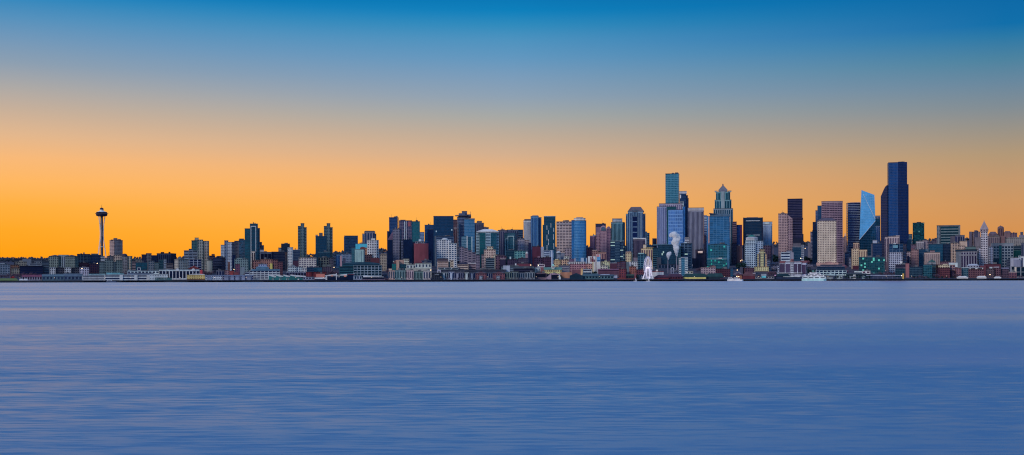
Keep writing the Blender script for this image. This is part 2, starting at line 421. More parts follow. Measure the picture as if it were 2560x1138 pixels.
B('office_building', 'squat teal glass cube with thin flat roof on the left shore', 2960, V(339, 368, 657, 'C', DG, gT, ln=(18, 44, 60), cap=1))
B(LR, 'dark purple block on the left shore, stepped roof, lamp-grey wall', 3330, V(354, 366, 637, 'G', (34, 40, 66), gN), V(365, 379, 634, 'G', (104, 98, 108), gK), V(378, 393, 639, 'C', DG, (14, 34, 66)))
B('office_building', 'big navy office with overhanging flat roof and two roof boxes', 3260, V(392, 441, 634, 'V', (40, 50, 80), (10, 26, 60), c=-.28, cp=6, ph=[(.2, .38, 3.5), (.6, .7, 4)]))
B('apartment_block', 'teal and grey flats with bay windows below the navy overhanging office', 2900, V(371, 386, 653, 'G', (112, 108, 116), gT, cp=5, wf=.7), V(386, 399, 657, 'G', (92, 100, 106), (36, 80, 86)), V(397, 409, 650, 'C', DG, gD, ln=(40, 80, 88)), V(409, 416, 648, 'G', (140, 142, 158), gK))
B(LR, 'dark striped low block under the navy overhanging office', 2880, V(416, 433, 659, 'B', (110, 96, 104), gK))
B('apartment_block', 'cream stone block with dark flat roof above the white colonnade', 2860, V(436, 470, 649, 'G', (168, 152, 144), (60, 62, 76), cp=5, c=.3), V(445, 453, 643, 'P', (96, 102, 108), yb=649))
B(LR, 'pale frame with dark glass behind the red-roofed house left of the ochre pier', 2880, V(474, 504, 649, 'G', (150, 148, 166), gN, cp=8, wf=.86, hf=.8, fp=5))
B(LR, 'low red house with pointed roof above the white colonnade', 2780, V(470, 500, 672, 'G', (110, 44, 50), gK, top=('gablef', 664), rc=(118, 42, 48)))
B(AT, 'light grey stepped flats left of the tall cream bay-windowed tower', 3080, V(460, 472, 627, 'B', (132, 138, 156), gK), V(472, 482, 623, 'B', (118, 126, 146), gK), V(482, 494, 627, 'B', (132, 136, 152), gK))
B(AT, 'cream bay-windowed tower with teal left face and roof lantern', 3160, V(479, 496, 602, 'G', (56, 92, 96), (14, 62, 76), hf=.6), V(494, 508, 600, 'G', (158, 148, 140), (30, 56, 70), hf=.6, name='bay'), V(508, 523, 603, 'G', (150, 132, 126), (30, 50, 70), c=-.2, name='bay'), V(487, 497, 595, 'P', (150, 128, 112), yb=602, off=5, cap=1))
B('apartment_block', 'round-cornered beige flats at the foot of the cream bay-windowed tower', 2960, V(514, 532, 651, 'B', (150, 140, 132), (40, 60, 72), sh='round'))
B(LR, 'brown block with roof hut behind the navy glass block', 3300, V(523, 538, 640, 'B', (102, 66, 66), gK), V(529, 537, 635, 'P', (112, 68, 62), yb=640))
B('office_building', 'navy glass block with corner turrets left of the white slab towers', 2990, V(533, 564, 644, 'C', DG, (8, 26, 62), ln=(28, 46, 80), c=-.3), V(543, 552, 641, 'C', DG, (8, 24, 56), yb=644))
B(AT, 'white gridded slab tower in three steps on the left skyline', 3180, V(552, 561, 613, 'G', (172, 172, 186), (84, 88, 112), cp=3.5), V(561, 571, 602, 'G', (106, 118, 146), (50, 66, 96)), V(569, 580, 606, 'G', (178, 174, 186), (90, 90, 112), cp=3.5, off=-3), V(562, 570, 602, 'P', (130, 140, 160), yb=606, off=3))
B(OT, 'slate blue glass tower with scattered pale panes beside the white stepped slab', 3260, V(580, 590, 606, 'C', DG, (30, 46, 76), ln=(70, 76, 92)), V(586, 600, 603, 'G', (92, 86, 100), gK), V(597, 621, 600, 'C', DG, (30, 72, 100), ln=(72, 84, 110), var=1.1, lit=.03, ph=[(.05, .55, 3)]))
B(OT, 'narrow navy shaft in front of the slate blue glass tower', 3050, V(580, 589, 637, 'C', DG, gN))
B(LR, 'green-grey office with rows of white windows and roof plant', 2930, V(586, 621, 648, 'G', (116, 132, 134), (44, 62, 80), cp=5), V(592, 606, 645, 'P', (120, 138, 140), yb=648))
B(OT, 'tall teal glass tower with white outlined centre bay, tallest left of centre', 3180, V(612, 627, 572, 'C', DG, (24, 78, 100), ln=(10, 46, 66), cap=1, off=3), V(625, 645, 560, 'C', DG, (18, 66, 92), ln=(8, 38, 60), cap=1), V(644, 650, 571, 'C', DG, (14, 56, 82), ln=(8, 38, 60), off=3),
  V(627, 628.4, 565, 'P', (190, 196, 210), off=-1.5, dep=1.4, name='frame'), V(639, 640.4, 565, 'P', (190, 196, 210), off=-1.5, dep=1.4, name='frame'), V(628.4, 639, 565, 'P', (190, 196, 210), off=-1.5, dep=1.4, yb=567, name='frame'), V(629, 638, 629, 'V', (196, 168, 156), gK, off=-14, dep=12, name='annex'))
B(OT, 'small dark stepped tower tucked right of the tall teal tower', 3300, V(650, 655, 606, 'C', DG, (36, 42, 62)), V(655, 660, 614, 'C', DG, (12, 48, 72)), V(650, 660, 625, 'P', (150, 140, 150), off=-12, dep=10))
B('office_building', 'wide black glass office slab with pale vertical fins, left of the white grid tower', 3100, V(651, 679, 631, 'V', (84, 90, 112), (8, 22, 54), cp=9, wf=.92), V(679, 717, 630, 'C', DG, (8, 22, 52), ln=(20, 34, 62), c=-.12))
B('apartment_block', 'salmon brick terraced flats with a yellow bay above the grey parking deck', 2860, V(632, 650, 652, 'G', (150, 92, 88), gK), V(650, 682, 649, 'G', (164, 104, 92), (60, 40, 60), cp=5), V(682, 695, 650, 'G', (134, 78, 78), gK), V(695, 707, 655, 'G', (112, 62, 72), gK), V(675, 681, 659, 'P', (230, 170, 60), off=-3, dep=3, name='bay'))
B(LR, 'pale blue arcaded house in front of the salmon brick flats', 2790, V(646, 668, 661, 'G', (158, 162, 190), (110, 110, 150), cp=5, hf=.6, fp=5))
B('office_building', 'dark cube on a white base behind the white grid tower', 3280, V(703, 725, 610, 'C', DG, (20, 40, 66), ln=(14, 28, 50)), V(696, 704, 620, 'G', (140, 140, 156), gK))
B(AT, 'slim white tower of regular square windows left of the tall notched tower', 3010, V(719, 733, 619, 'G', (190, 194, 204), (90, 98, 120), cp=4, c=-.12, hf=.55))
B(OT, 'dark glass mid-rise with pale roof edge between white grid tower and notched tower', 3080, V(732, 750, 625, 'C', DG, (22, 46, 80), ln=(66, 76, 96), cap=1, rc=(120, 118, 128)))
B(LR, 'dark plum brick box below the dark glass mid-rise', 2960, V(732, 748, 652, 'P', (70, 38, 62)))
def notched(px, D, y, lab):
    B(AT, lab, D, V(px-11, px-4, y+7, 'B', (84, 102, 108), (34, 60, 76), hf=.5, off=2), V(px-4, px+5, y, 'G', (92, 106, 112), (44, 80, 96), cp=5, wf=.7, hf=.5, cap=1), V(px+5, px+11, y+10, 'B', (96, 110, 112), (32, 56, 70), off=2), group='twin notched flats towers')
notched(756, 3140, 559, 'tall grey-green tower with notched shoulders, standing alone against the sky')
notched(821, 3220, 559, 'tall grey-green notched tower rising behind the dark teal block')
B('warehouse', 'cream gridded warehouse with five rows of windows below the lone notched tower', 2880, V(747, 791, 645, 'G', (204, 176, 166), (98, 84, 108), cp=6, fp=4.6, hf=.55, wf=.7, u=0))
B('apartment_block', 'white terraced flats with square windows above the dark pier roof', 2790, V(720, 741, 667, 'G', (180, 182, 200), (50, 60, 90), cp=5), V(741, 758, 668, 'G', (178, 180, 198), (50, 60, 90), cp=5, off=2), V(757, 767, 671, 'G', (196, 200, 216), (60, 66, 96)), V(730, 737, 664, 'P', (120, 130, 150), yb=667))
B(LR, 'dark blue glass block right of the white terraced flats', 2780, V(767, 785, 669, 'C', DG, (12, 44, 76), ln=(30, 50, 80)))
B(LR, 'teal glass block above the maroon pier building', 2790, V(785, 805, 669, 'C', DG, (18, 74, 100), ln=(40, 70, 96)))
B(OT, 'dark teal glass tower with crane-like mast on its left edge and roof hut', 3120, V(789, 817, 591, 'C', DG, (10, 58, 88), ln=(8, 44, 70), cap=1), V(798, 807, 582, 'P', (84, 72, 84), yb=591, off=6), V(789, 795, 588, 'P', (168, 130, 134), yb=591, cap=1, off=1))
B('office_building', 'dark teal lower block in front of the rear notched tower', 3030, V(796, 826, 631, 'C', DG, (12, 56, 82), ln=(8, 44, 66), cap=1, rc=(80, 110, 124)))
B(LR, 'olive and grey block with tall dark openings, below the dark teal lower block', 2900, V(795, 822, 645, 'G', (98, 98, 92), (22, 30, 50), cp=7, fp=6, hf=.75, wf=.65), V(822, 834, 645, 'G', (84, 76, 90), gK))
B(LR, 'brown low building behind the waterfront lamp', 2820, V(805, 829, 668, 'G', (88, 70, 90), gK), V(806, 828, 661, 'P', (80, 84, 84), off=20))
B(AT, 'pale blue-white pair of slabs with small roof dome left of the striped grid block', 3180, V(832, 841, 634, 'B', (120, 128, 150), gK, top=('dome', 629)), V(840, 850, 636, 'V', (150, 168, 190), gB))
B(LR, 'open steel tower frames topped pink beside the grey gridded block', 2840, V(850, 855, 640, 'P', (170, 120, 130)), V(855, 858, 652, 'P', (40, 60, 84)), V(858, 864, 646, 'P', (60, 60, 84)))
B('apartment_block', 'wide blue-grey gridded block left of the mint concrete tower', 2990, V(850, 881, 635, 'G', (112, 124, 150), (52, 70, 104), cp=3.6, u=3))

# ================= Belltown cluster
B(OT, 'blunt dark navy glass box left of the turquoise panel', 3160, V(861, 895, 590, 'C', DG, (14, 46, 80), ln=(20, 60, 92), var=.7, cap=1, u=0), V(860, 861, 592, 'P', (60, 90, 110)))
B(OT, 'stepped glass tower behind the bright white ribbed tower', 3260, V(906, 913, 585, 'V', (104, 112, 138), (40, 84, 116), cp=3), V(911, 938, 580, 'V', (122, 110, 126), (36, 64, 98), cp=8, top=('hip', 577, .8)), V(936, 941, 585, 'C', DG, (12, 52, 84)))
B('office_building', 'bright turquoise panelled building behind the mint concrete tower', 3070, V(889, 920, 610, 'P', (20, 170, 200), rough=.5, cap=1, rc=(40, 110, 130)))
B(LR, 'brown-red drum-roofed block in front of the turquoise panel', 3020, V(900, 914, 621, 'P', (112, 54, 58), top=('arch', 617), rc=(112, 54, 58)))
B(LR, 'orange-brown flats between the turquoise panel and the white ribbed tower', 3010, V(913, 922, 620, 'G', (180, 120, 92), gK), V(912, 930, 638, 'G', (90, 62, 72), gK, off=-15))
B(AT, 'bright white ribbed tower with dark balconies and crown box', 3000, V(918, 947, 601, 'G', (240, 226, 216), (60, 54, 76), sh='oct', cham=.2, cp=6.5, wf=.66, hf=.55, u=0), V(928, 938, 597, 'P', (238, 222, 210), yb=601, cap=1, rc=(210, 190, 170)))
B(OT, 'blank mint-green concrete tower in front of the turquoise panel', 2930, V(887, 912, 624, 'V', (138, 164, 164), (104, 132, 138), cp=9, wf=.12, c=-.1, u=0))
B(OT, 'teal sliver tower with small cap left of the mint concrete tower', 2945, V(879, 889, 620, 'C', DG, (40, 94, 116), ln=(40, 76, 96), ph=[(.1, .9, 2)]))
B(LR, 'dark maroon brick block right of the curved teal roof', 2880, V(927, 949, 645, 'P', (86, 38, 50)))
B('apartment_block', 'cream block of narrow windows beside the maroon brick block', 2960, V(950, 967, 637, 'G', (168, 142, 124), (50, 46, 66), cp=4), V(953, 966, 634, 'P', (140, 118, 112), yb=637))
B('office_building', 'wide teal waterfront office with curved roof and white grid front', 2700, V(848, 886, 667, 'B', (22, 84, 98), (8, 40, 60), hf=.6, fp=5, off=6), V(884, 955, 664, 'G', (150, 160, 176), (14, 54, 70), cp=7.5, fp=6, wf=.88, hf=.82, u=0), V(856, 950, 660, 'B', (26, 84, 104), gD, yb=667, off=8, fp=3, top=('arch', 655), rc=(20, 62, 84), dep=30), V(884, 886, 690, 'P', (160, 170, 184), off=-10, dep=3))
B(OT, 'dark blue twin-slab tower with a mauve slanted reflection', 3300, V(968, 974, 579, 'C', DG, (14, 40, 76)), V(973, 997, 544, 'C', DG, (12, 50, 96), ln=(20, 62, 108), cap=1, c=-.15))
B(OT, 'mauve reflection on the dark blue twin-slab tower, built as a wedge', 3220, V(968, 983, (601, 577), 'C', DG, (118, 92, 118), ln=(60, 56, 84)))  # mirrored mauve triangle, added as a glass wedge of its own
B(OT, 'black-blue slab below the mauve wedge', 3080, V(968, 983, 600, 'C', DG, (8, 28, 62), cap=1))
B(AT, 'mauve-grey flats tower with balcony stacks in front of the dark blue slab', 3060, V(982, 1004, 573, 'G', (112, 104, 122), (54, 58, 88), cp=3.4, hf=.55, c=-.2, lit=.02), V(1003, 1008, 600, 'B', (90, 92, 116), gK))
B(OT, 'tower with coloured lattice crown and teal glass right half', 3230, V(998, 1030, 552, 'G', (112, 96, 118), (40, 56, 92), cp=5, wf=.75, hf=.7, ph=[(.1, .5, 2)]), V(1029, 1050, 554, 'C', DG, (24, 92, 108), ln=(20, 76, 94), off=2, cap=1), V(1011, 1012.5, 554, 'P', (180, 190, 190), off=-2, dep=1.5, name='fin'), V(1015, 1016.5, 554, 'P', (190, 180, 190), off=-2, dep=1.5, name='fin'), V(1020, 1027, 554, 'P', (150, 70, 80), off=-1, dep=1, yb=566, name='panel'))
B(OT, 'plain navy slab in front of the coloured lattice crown tower', 3090, V(1005, 1031, 600, 'C', DG, (8, 34, 70), cap=1), V(1031, 1041, 606, 'C', DG, (8, 28, 58)))
B(AT, 'small light blue slab in the gap left of the broad dark tower', 3500, V(1050, 1061, 581, 'G', (120, 140, 172), gB, cp=3))
B(OT, 'dark blue glass tower with lower step left of the broad navy slab', 3280, V(1062, 1085, 563, 'C', DG, (28, 68, 112), ln=(20, 50, 90), cap=1), V(1069, 1085, 575, 'C', DG, (10, 34, 74), off=-12, dep=12))
B('office_building', 'curved oxblood red building with white rooftop pavilion', 2940, V(1035, 1071, 610, 'P', (122, 50, 64), sh='round', bulge=.1, cap=1, rc=(140, 56, 68), name='wall'), V(1038, 1063, 604, 'V', (150, 150, 168), gK, yb=609, cp=5, off=6), V(1047, 1053, 598, 'P', (180, 180, 194), yb=603, off=8))
B(LR, 'red-roofed low annex with blue roof below the oxblood building', 2830, V(1037, 1056, 655, 'P', (110, 44, 60)), V(1054, 1079, 652, 'B', (70, 92, 124), gN, u=2))
B('apartment_block', 'peach stepped block with teal glass wings above the condo row', 2800, V(984, 994, 652, 'P', (112, 74, 78)), V(989, 1010, 650, 'P', (170, 122, 108)), V(980, 990, 660, 'C', DG, (14, 108, 112), off=-5, ln=(20, 80, 90)), V(991, 998, 652, 'P', (190, 138, 118), off=-8, dep=8), V(998, 1015, 661, 'C', DG, (12, 62, 80), off=-5, ln=(20, 60, 80)))
B(LR, 'cream arcaded pavilion among pale blossom-like trees beside the oxblood building', 2850, V(1007, 1023, 648, 'G', (190, 178, 160), (60, 50, 60), cp=5, wf=.6, hf=.6, fp=6))
B('parking_garage', 'pale stone terrace with tall niches below the oxblood building', 2740, V(1016, 1040, 662, 'G', (172, 168, 166), (60, 66, 92), cp=8, fp=9, hf=.6, wf=.45, off=2), V(1037, 1079, 659, 'G', (170, 166, 160), (50, 66, 92), cp=8, fp=10, hf=.6, wf=.4), V(1013, 1079, 671, 'P', (150, 140, 132), off=-8, dep=8))
B('apartment_block', 'teal and pink striped condo row on the shore', 2660, V(972, 987, 676, 'V', (190, 150, 142), gT, cp=4), V(987, 1015, 676, 'V', (110, 132, 138), (16, 66, 76), cp=3.4), V(1015, 1034, 676, 'V', (196, 160, 164), (80, 60, 84), cp=4.4, off=-2), V(1034, 1060, 679, 'V', (100, 122, 124), (14, 58, 66), cp=3.4), V(1058, 1077, 678, 'V', (180, 164, 168), (70, 80, 100), cp=5, off=-2), V(1067, 1077, 676, 'P', (190, 190, 208), yb=679, off=-1, cap=1), V(972, 980, 672, 'P', (200, 160, 140), yb=676))

# ================= centre-left towers
B(OT, 'broad navy glass slab with lit windows near its top edge', 3250, V(1084, 1134, 541, 'C', DG, (10, 56, 92), ln=(8, 46, 80), lit=.012, litc=(170, 200, 220), cap=1, u=0), V(1087, 1128, 590, 'P', (90, 100, 120), off=-12, dep=12, name='podium'), V(1090, 1135, 592, 'B', (70, 96, 130), gN, off=-30, dep=18, name='podium'))
B(AT, 'bright white tower of square-framed windows with barrel roof', 2990, V(1092, 1110, 600, 'G', (206, 222, 232), (50, 88, 122), cp=6, wf=.62, hf=.6, fp=5, u=0), V(1109, 1128, 600, 'G', (200, 218, 228), (50, 84, 118), cp=6, wf=.62, hf=.6, fp=5, u=0, off=-1), V(1122, 1142, 609, 'G', (206, 220, 230), (54, 92, 120), cp=6, wf=.62, hf=.6, fp=5, off=-4, u=0), V(1104, 1121, 599, 'P', (200, 212, 224), yb=601, top=('dome', 595), rc=(190, 196, 206)))
B(LR, 'narrow grey-blue block right of the white square-framed tower', 3060, V(1141, 1150, 640, 'B', (110, 130, 160), gN), V(1144, 1150, 652, 'P', (28, 30, 56), off=-8, dep=8))
B('office_building', 'pink striped office with dark slot and round-windowed annex', 2820, V(1093, 1121, 655, 'B', (206, 160, 146), (80, 44, 60), hf=.45, fp=4.6), V(1121, 1126, 655, 'C', DG, (40, 58, 74), off=2), V(1126, 1134, 652, 'G', (214, 168, 140), (70, 50, 70), cp=8), V(1093, 1120, 648, 'P', (84, 68, 82), yb=655, top=('hip', 646, .7)))
B(LR, 'beige banded pavilion with dark hipped roof left of the stepped mauve block', 2780, V(1144, 1171, 661, 'B', (190, 156, 140), (60, 48, 66), fp=4.6, hf=.4, top=('hip', 656, .5), rc=(44, 42, 66)))
B(LR, 'low pink banded house with white roof under the stepped mauve block', 2790, V(1171, 1190, 659, 'B', (160, 122, 130), gK, cap=1, rc=(220, 214, 216)))
B(OT, 'slim reddish-brown tower with white-topped lower step', 3380, V(1134, 1146, 550, 'G', (98, 66, 78), gK, cp=3), V(1135, 1142, 571, 'V', (130, 94, 100), (80, 54, 70), off=-14, dep=12, cap=1, rc=(200, 190, 196)))
B(OT, 'layered blue glass tower with flat saucer helipad crown', 3210, V(1143, 1163, 543, 'B', (96, 102, 128), (28, 52, 88), c=.1), V(1161, 1187, 549, 'C', DG, (36, 100, 144), ln=(78, 116, 150), off=-3, u=0), V(1148, 1150, 560, 'C', DG, (20, 60, 96), off=-8, dep=8), V(1146, 1178, 541, 'B', (84, 82, 104), gK, yb=545, sh='oct'), V(1138, 1176, 538, 'P', (66, 64, 86), yb=540, sh='oct', dep=30, off=-2, name='helipad'), V(1147, 1168, 533, 'P', (76, 84, 110), yb=538, sh='oct', off=4), V(1155, 1168, 528, 'P', (70, 80, 108), yb=533, off=6, top=('hip', 527.5, .7)), V(1168, 1178, 536, 'P', (70, 74, 96), yb=541), V(1176.4, 1177.2, 529, 'P', (70, 66, 84), yb=541, dep=1, name='mast'), V(1161, 1187, 547, 'P', (110, 140, 166), yb=549.5, off=-2, cap=1))
B(OT, 'mauve concrete tower right of the saucer-topped tower', 3400, V(1186, 1210, 558, 'V', (88, 82, 102), (56, 60, 88), cp=5, cap=1), V(1193, 1205, 553, 'P', (108, 88, 92), yb=558, cap=1, off=6), V(1210, 1216, 567, 'P', (86, 76, 96)), V(1215, 1222, 569, 'P', (60, 70, 96), cap=1))
B(AT, 'broad rounded teal tower with white fan-shaped roof', 3070, V(1190, 1199, 580, 'B', (150, 170, 184), (20, 74, 94), off=8), V(1199, 1214, 580, 'C', DG, (12, 84, 96), ln=(16, 70, 90), off=1), V(1214, 1227, 580, 'B', (150, 170, 184), (20, 70, 98), off=0), V(1227, 1241, 580, 'C', DG, (14, 74, 98), ln=(16, 70, 90), off=1), V(1241, 1248, 580, 'B', (150, 170, 184), (20, 74, 94), off=8), V(1192, 1247, 579, 'P', (200, 196, 204), yb=581, off=-1, dep=30, top=('hip', 573, .4), rc=(196, 190, 198)))
B(AT, 'slim glass flats with two white curved rims in front of the saucer-topped tower', 3020, V(1154, 1167, (592, 589), 'C', DG, (36, 84, 110), ln=(110, 140, 160), cap=0), V(1167, 1169, 590, 'P', (190, 200, 210), off=-1, dep=6, name='fin'), V(1169, 1179, 593, 'C', DG, (20, 74, 100), ln=(34, 90, 116)), V(1179, 1181, 592, 'P', (170, 186, 200), off=-1, dep=6, name='fin'))
B('apartment_block', 'mauve terraced block stepping down to the right like stairs', 2900, V(1149, 1160, 618, 'G', (132, 112, 130), (44, 50, 80), cp=5), V(1160, 1170, 621, 'G', (140, 118, 134), (40, 46, 74), cp=7, wf=.75), V(1170, 1180, 627, 'G', (140, 118, 134), (40, 46, 74), cp=7, wf=.75), V(1180, 1190, 632, 'G', (136, 114, 130), (40, 46, 74), cp=7, wf=.75), V(1190, 1200, 638, 'G', (124, 104, 124), (40, 46, 74), cp=5))
B('hotel', 'peach stepped ziggurat hotel with lit top floors', 2960, V(1210, 1239, 625, 'G', (212, 160, 146), (96, 56, 70), cp=6, hf=.45), V(1217, 1233, 617, 'G', (222, 176, 150), (100, 60, 66), yb=625, cap=1), V(1233, 1246, 638, 'G', (216, 182, 158), (80, 66, 80), off=-8, dep=8), V(1240, 1253, 645, 'G', (216, 184, 160), (80, 66, 80), off=-16, dep=8))
B(LR, 'slate green block of glass balconies before the peach ziggurat', 2840, V(1214, 1237, 646, 'B', (88, 98, 112), (30, 54, 70), fp=5))
B(LR, 'small pink gabled block left of the peach ziggurat', 2990, V(1204, 1211, 637, 'G', (150, 124, 140), gK))
B('office_building', 'wide mauve stone block with flat dark attic', 3330, V(1245, 1268, 576, 'V', (96, 88, 108), (62, 64, 90), cp=7, cap=1), V(1268, 1296, 575, 'V', (78, 84, 108), (38, 58, 88), cp=5, cap=1, off=1, u=1), V(1253, 1262, 573.5, 'P', (110, 90, 96), yb=576))
B(OT, 'short dark blue block right of the wide mauve stone block', 3380, V(1295, 1308, 575, 'B', (46, 84, 116), gN, fp=6))
B(AT, 'teal flats tower with white stepped outline on its face', 3120, V(1261, 1294, 583, 'C', DG, (34, 84, 106), ln=(20, 60, 84), c=-.2, top=('hip', 581, .6)), V(1263, 1263.9, 597, 'P', (170, 196, 196), off=-2, dep=1, name='frame'), V(1269.5, 1270.4, 590, 'P', (170, 196, 196), off=-2, dep=1, name='frame'), V(1284, 1285, 590, 'P', (170, 196, 196), off=-2, dep=1, name='frame'), V(1270.4, 1284, 590, 'P', (170, 196, 196), off=-2, dep=1, yb=591.4, name='frame'), V(1263.9, 1269.5, 597, 'P', (170, 196, 196), off=-2, dep=1, yb=598, name='frame'))
B('office_building', 'pale mauve gridded block left of the white pinstriped tower', 3180, V(1294, 1312, 598, 'G', (166, 148, 160), (70, 78, 110), cp=5, wf=.66, hf=.6), V(1312, 1323, 601, 'G', (170, 142, 144), (84, 76, 100), cp=5))
B(LR, 'mint glass block with terrace trees below the white-outlined teal tower', 2960, V(1286, 1314, 628, 'G', (96, 150, 150), (30, 96, 108), cp=7, wf=.72, hf=.65))
B(OT, 'dark teal lower block before the white-outlined teal tower', 2990, V(1264, 1287, 626, 'C', DG, (10, 48, 72), ln=(16, 60, 80)))
B('water_tank', 'small grey drum with white domed lid beside the mint glass block', 2930, V(1314, 1321, 634, 'P', (150, 112, 124), sh='oct', top=('dome', 629), rc=(190, 180, 180)), cat='tank')
B(OT, 'slender white pinstriped tower with dark flat cap', 3330, V(1309, 1328, 552, 'V', (226, 210, 206), (74, 84, 112), cp=3.2, wf=.5, u=0), V(1311, 1328, 548, 'P', (66, 66, 86), yb=551.5, off=2))
B(OT, 'blue ribbed glass tower with raised rounded crown', 3220, V(1327, 1332, 541, 'V', (96, 128, 164), gB, cp=3, off=4), V(1331, 1347, 541, 'V', (72, 126, 172), (30, 84, 138), cp=3.4, u=0), V(1346, 1354, 544, 'V', (36, 82, 130), (18, 58, 104), cp=3.4, off=3), V(1331, 1346, 538.5, 'P', (90, 106, 132), yb=541.2))
B(OT, 'dark plum sliver tower at the left foot of the blue ribbed tower', 3100, V(1321, 1329, 608, 'C', DG, (30, 36, 70)))
B(OT, 'dark teal tower with staggered white vertical dashes', 3140, V(1360, 1389, 541, 'C', DG, (10, 66, 92), ln=(14, 52, 76), cp=4, cap=1, rc=(150, 170, 186), u=0), V(1357, 1361, 563, 'C', DG, (12, 60, 88), off=3), *[V(a, a+1.3, t, 'P', (178, 206, 226), off=-1.2, dep=1.1, yb=b2, name='fin') for a, t, b2 in ((1367, 564, 575), (1371, 576, 586), (1367, 587, 601), (1371, 602, 613), (1367, 613, 626), (1377, 558, 569), (1384, 570, 580), (1383, 586, 599), (1384, 608, 622), (1371, 598, 608), (1383, 632, 645))])
B('office_building', 'oxblood square block with a grey side wall', 2980, V(1331, 1352, 617, 'P', (84, 32, 56), cap=1), V(1352, 1360, 617, 'P', (150, 150, 170), off=1))
B('office_building', 'white banded block at the foot of the dash-marked teal tower', 2960, V(1359, 1375, 627, 'B', (160, 168, 196), (70, 84, 120), fp=5), V(1375, 1384, 626, 'P', (156, 164, 192), c=-.3, ratio=.8))
B('hotel', 'pinkish beige tower of wide dark windows between two glass towers', 3250, V(1391, 1430, 554.5, 'G', (190, 158, 156), (58, 46, 68), cp=7.6, wf=.8, hf=.46, fp=4.1, c=.02, u=3), V(1391, 1430, 558, 'P', (150, 130, 136), off=-.8, dep=1, yb=562, name='cornice'))
B(AT, 'curved bright blue glass tower with white crown', 3100, V(1429, 1437, 551, 'C', DG, (24, 100, 160), ln=(20, 84, 140), off=4), V(1436, 1464, 552, 'C', DG, (24, 98, 158), ln=(76, 136, 180), lv=.3, sh='round', bulge=.18, u=0), V(1462, 1466, 552, 'C', DG, (16, 72, 120), off=6), V(1435, 1464, 546, 'P', (214, 198, 192), yb=552, sh='round', bulge=.18, off=1, cap=1), V(1441, 1458, 543, 'P', (140, 130, 140), yb=546, off=5))
B('apartment_block', 'dark brick block with busy windows below the oxblood square', 2860, V(1335, 1357, 645, 'G', (64, 38, 66), (34, 28, 54), cp=5), V(1357, 1378, 644, 'G', (74, 42, 66), (34, 28, 54), cp=5, off=-2), V(1344, 1350, 641, 'P', (130, 90, 110), yb=645))
B('silo', 'grey ribbed drum tower right of the white banded block', 2970, V(1391, 1402, 633, 'V', (120, 124, 142), (96, 100, 118), sh='round', cp=3, top=('dome', 628), rc=(170, 168, 176)), cat='tower')
B(LR, 'grey slab building next to the ribbed drum', 2990, V(1402, 1412, 633, 'P', (112, 110, 128), cap=1), V(1412, 1428, 620, 'G', (150, 124, 134), gK, cp=4, off=25))
B('hotel', 'golden ochre stepped hotel above the yellow market hall', 2850, V(1384, 1401, 651, 'G', (214, 160, 112), (130, 90, 84), cp=5), V(1388, 1396, 648, 'P', (220, 166, 116), yb=651), V(1401, 1422, 650, 'G', (200, 150, 118), (110, 76, 80), cp=5, off=3), V(1410, 1423, 641, 'G', (206, 188, 176), (40, 44, 66), cp=5, wf=.6, off=10))
B('clock_building', 'yellow market hall with green roof and pale clock turret', 2760, V(1360, 1404, 674, 'G', (226, 176, 106), (150, 92, 84), cp=5, fp=6, hf=.45, top=('gable', 668), rc=(84, 120, 112)), V(1379, 1386, 664, 'P', (214, 216, 176), yb=672, off=2, dep=6, top=('pyr', 660), rc=(120, 190, 176)), V(1381, 1384, 666, 'P', (40, 60, 60), yb=669, off=1.6, dep=.4, name='clock_face'))
B(LR, 'row of white curved columns beside a brick stair tower left of the yellow hall', 2770, V(1334, 1351, 669, 'V', (178, 178, 186), (70, 76, 80), cp=5, wf=.45), V(1351, 1359, 668, 'P', (130, 72, 82)), V(1344, 1362, 661, 'G', (220, 176, 184), (80, 50, 70), off=12, cp=12, fp=6, wf=.8))
B(LR, 'grey concrete building with white parapet right of the yellow market hall', 2790, V(1396, 1424, 664, 'B', (132, 124, 134), (110, 104, 124), fp=5))
B('market_building', 'rosy brick market building with a row of square white attic windows', 2790, V(1424, 1465, 660, 'G', (168, 112, 122), (110, 56, 76), cp=5.5, fp=4.4, wf=.7, u=0), V(1419, 1464, 655.5, 'G', (214, 202, 206), (50, 40, 66), cp=5.5, fp=4.4, wf=.6, hf=.5, yb=660, off=-.5, dep=12))
B('market_building', 'orange-pink brick building with cream right tower, below the two billboards', 2780, V(1465, 1482, 660, 'G', (190, 124, 112), (110, 60, 70), cp=5.5), V(1480, 1485, 655, 'P', (206, 174, 140)))
B(LR, 'grey round-fronted building left of the blue tower base', 2900, V(1423, 1436, 648, 'P', (104, 72, 104), sh='round', cap=1), V(1435, 1440, 646, 'P', (130, 128, 150)))
B(LR, 'white frame annex right of the blue tower base', 2900, V(1452, 1460, 645, 'P', (150, 160, 184)), V(1460, 1465, 646, 'C', DG, (20, 80, 130)), V(1465, 1468, 645, 'P', (150, 160, 184)))
B(LR, 'dark plum building with grey water hut on its roof left of centre', 2880, V(1268, 1295, 649, 'G', (62, 48, 76), (40, 36, 64)), V(1274, 1278, 642, 'P', (170, 180, 196), yb=649), V(1295, 1320, 646, 'G', (76, 60, 84), (44, 50, 72), cp=5))
B(LR, 'mauve low house with white cornice left of the dark plum building', 2890, V(1238, 1266, 641, 'G', (106, 72, 92), gK, cp=6, top=('hip', 637, .4)), V(1250, 1264, 648, 'P', (44, 36, 66), off=-8, cap=1, rc=(180, 160, 160)))
B(LR, 'low oxblood red shed with white end wall above the condo row', 2800, V(1290, 1327, 660, 'P', (112, 46, 66), cap=1), V(1287.5, 1291, 659, 'P', (190, 184, 200), off=-1))
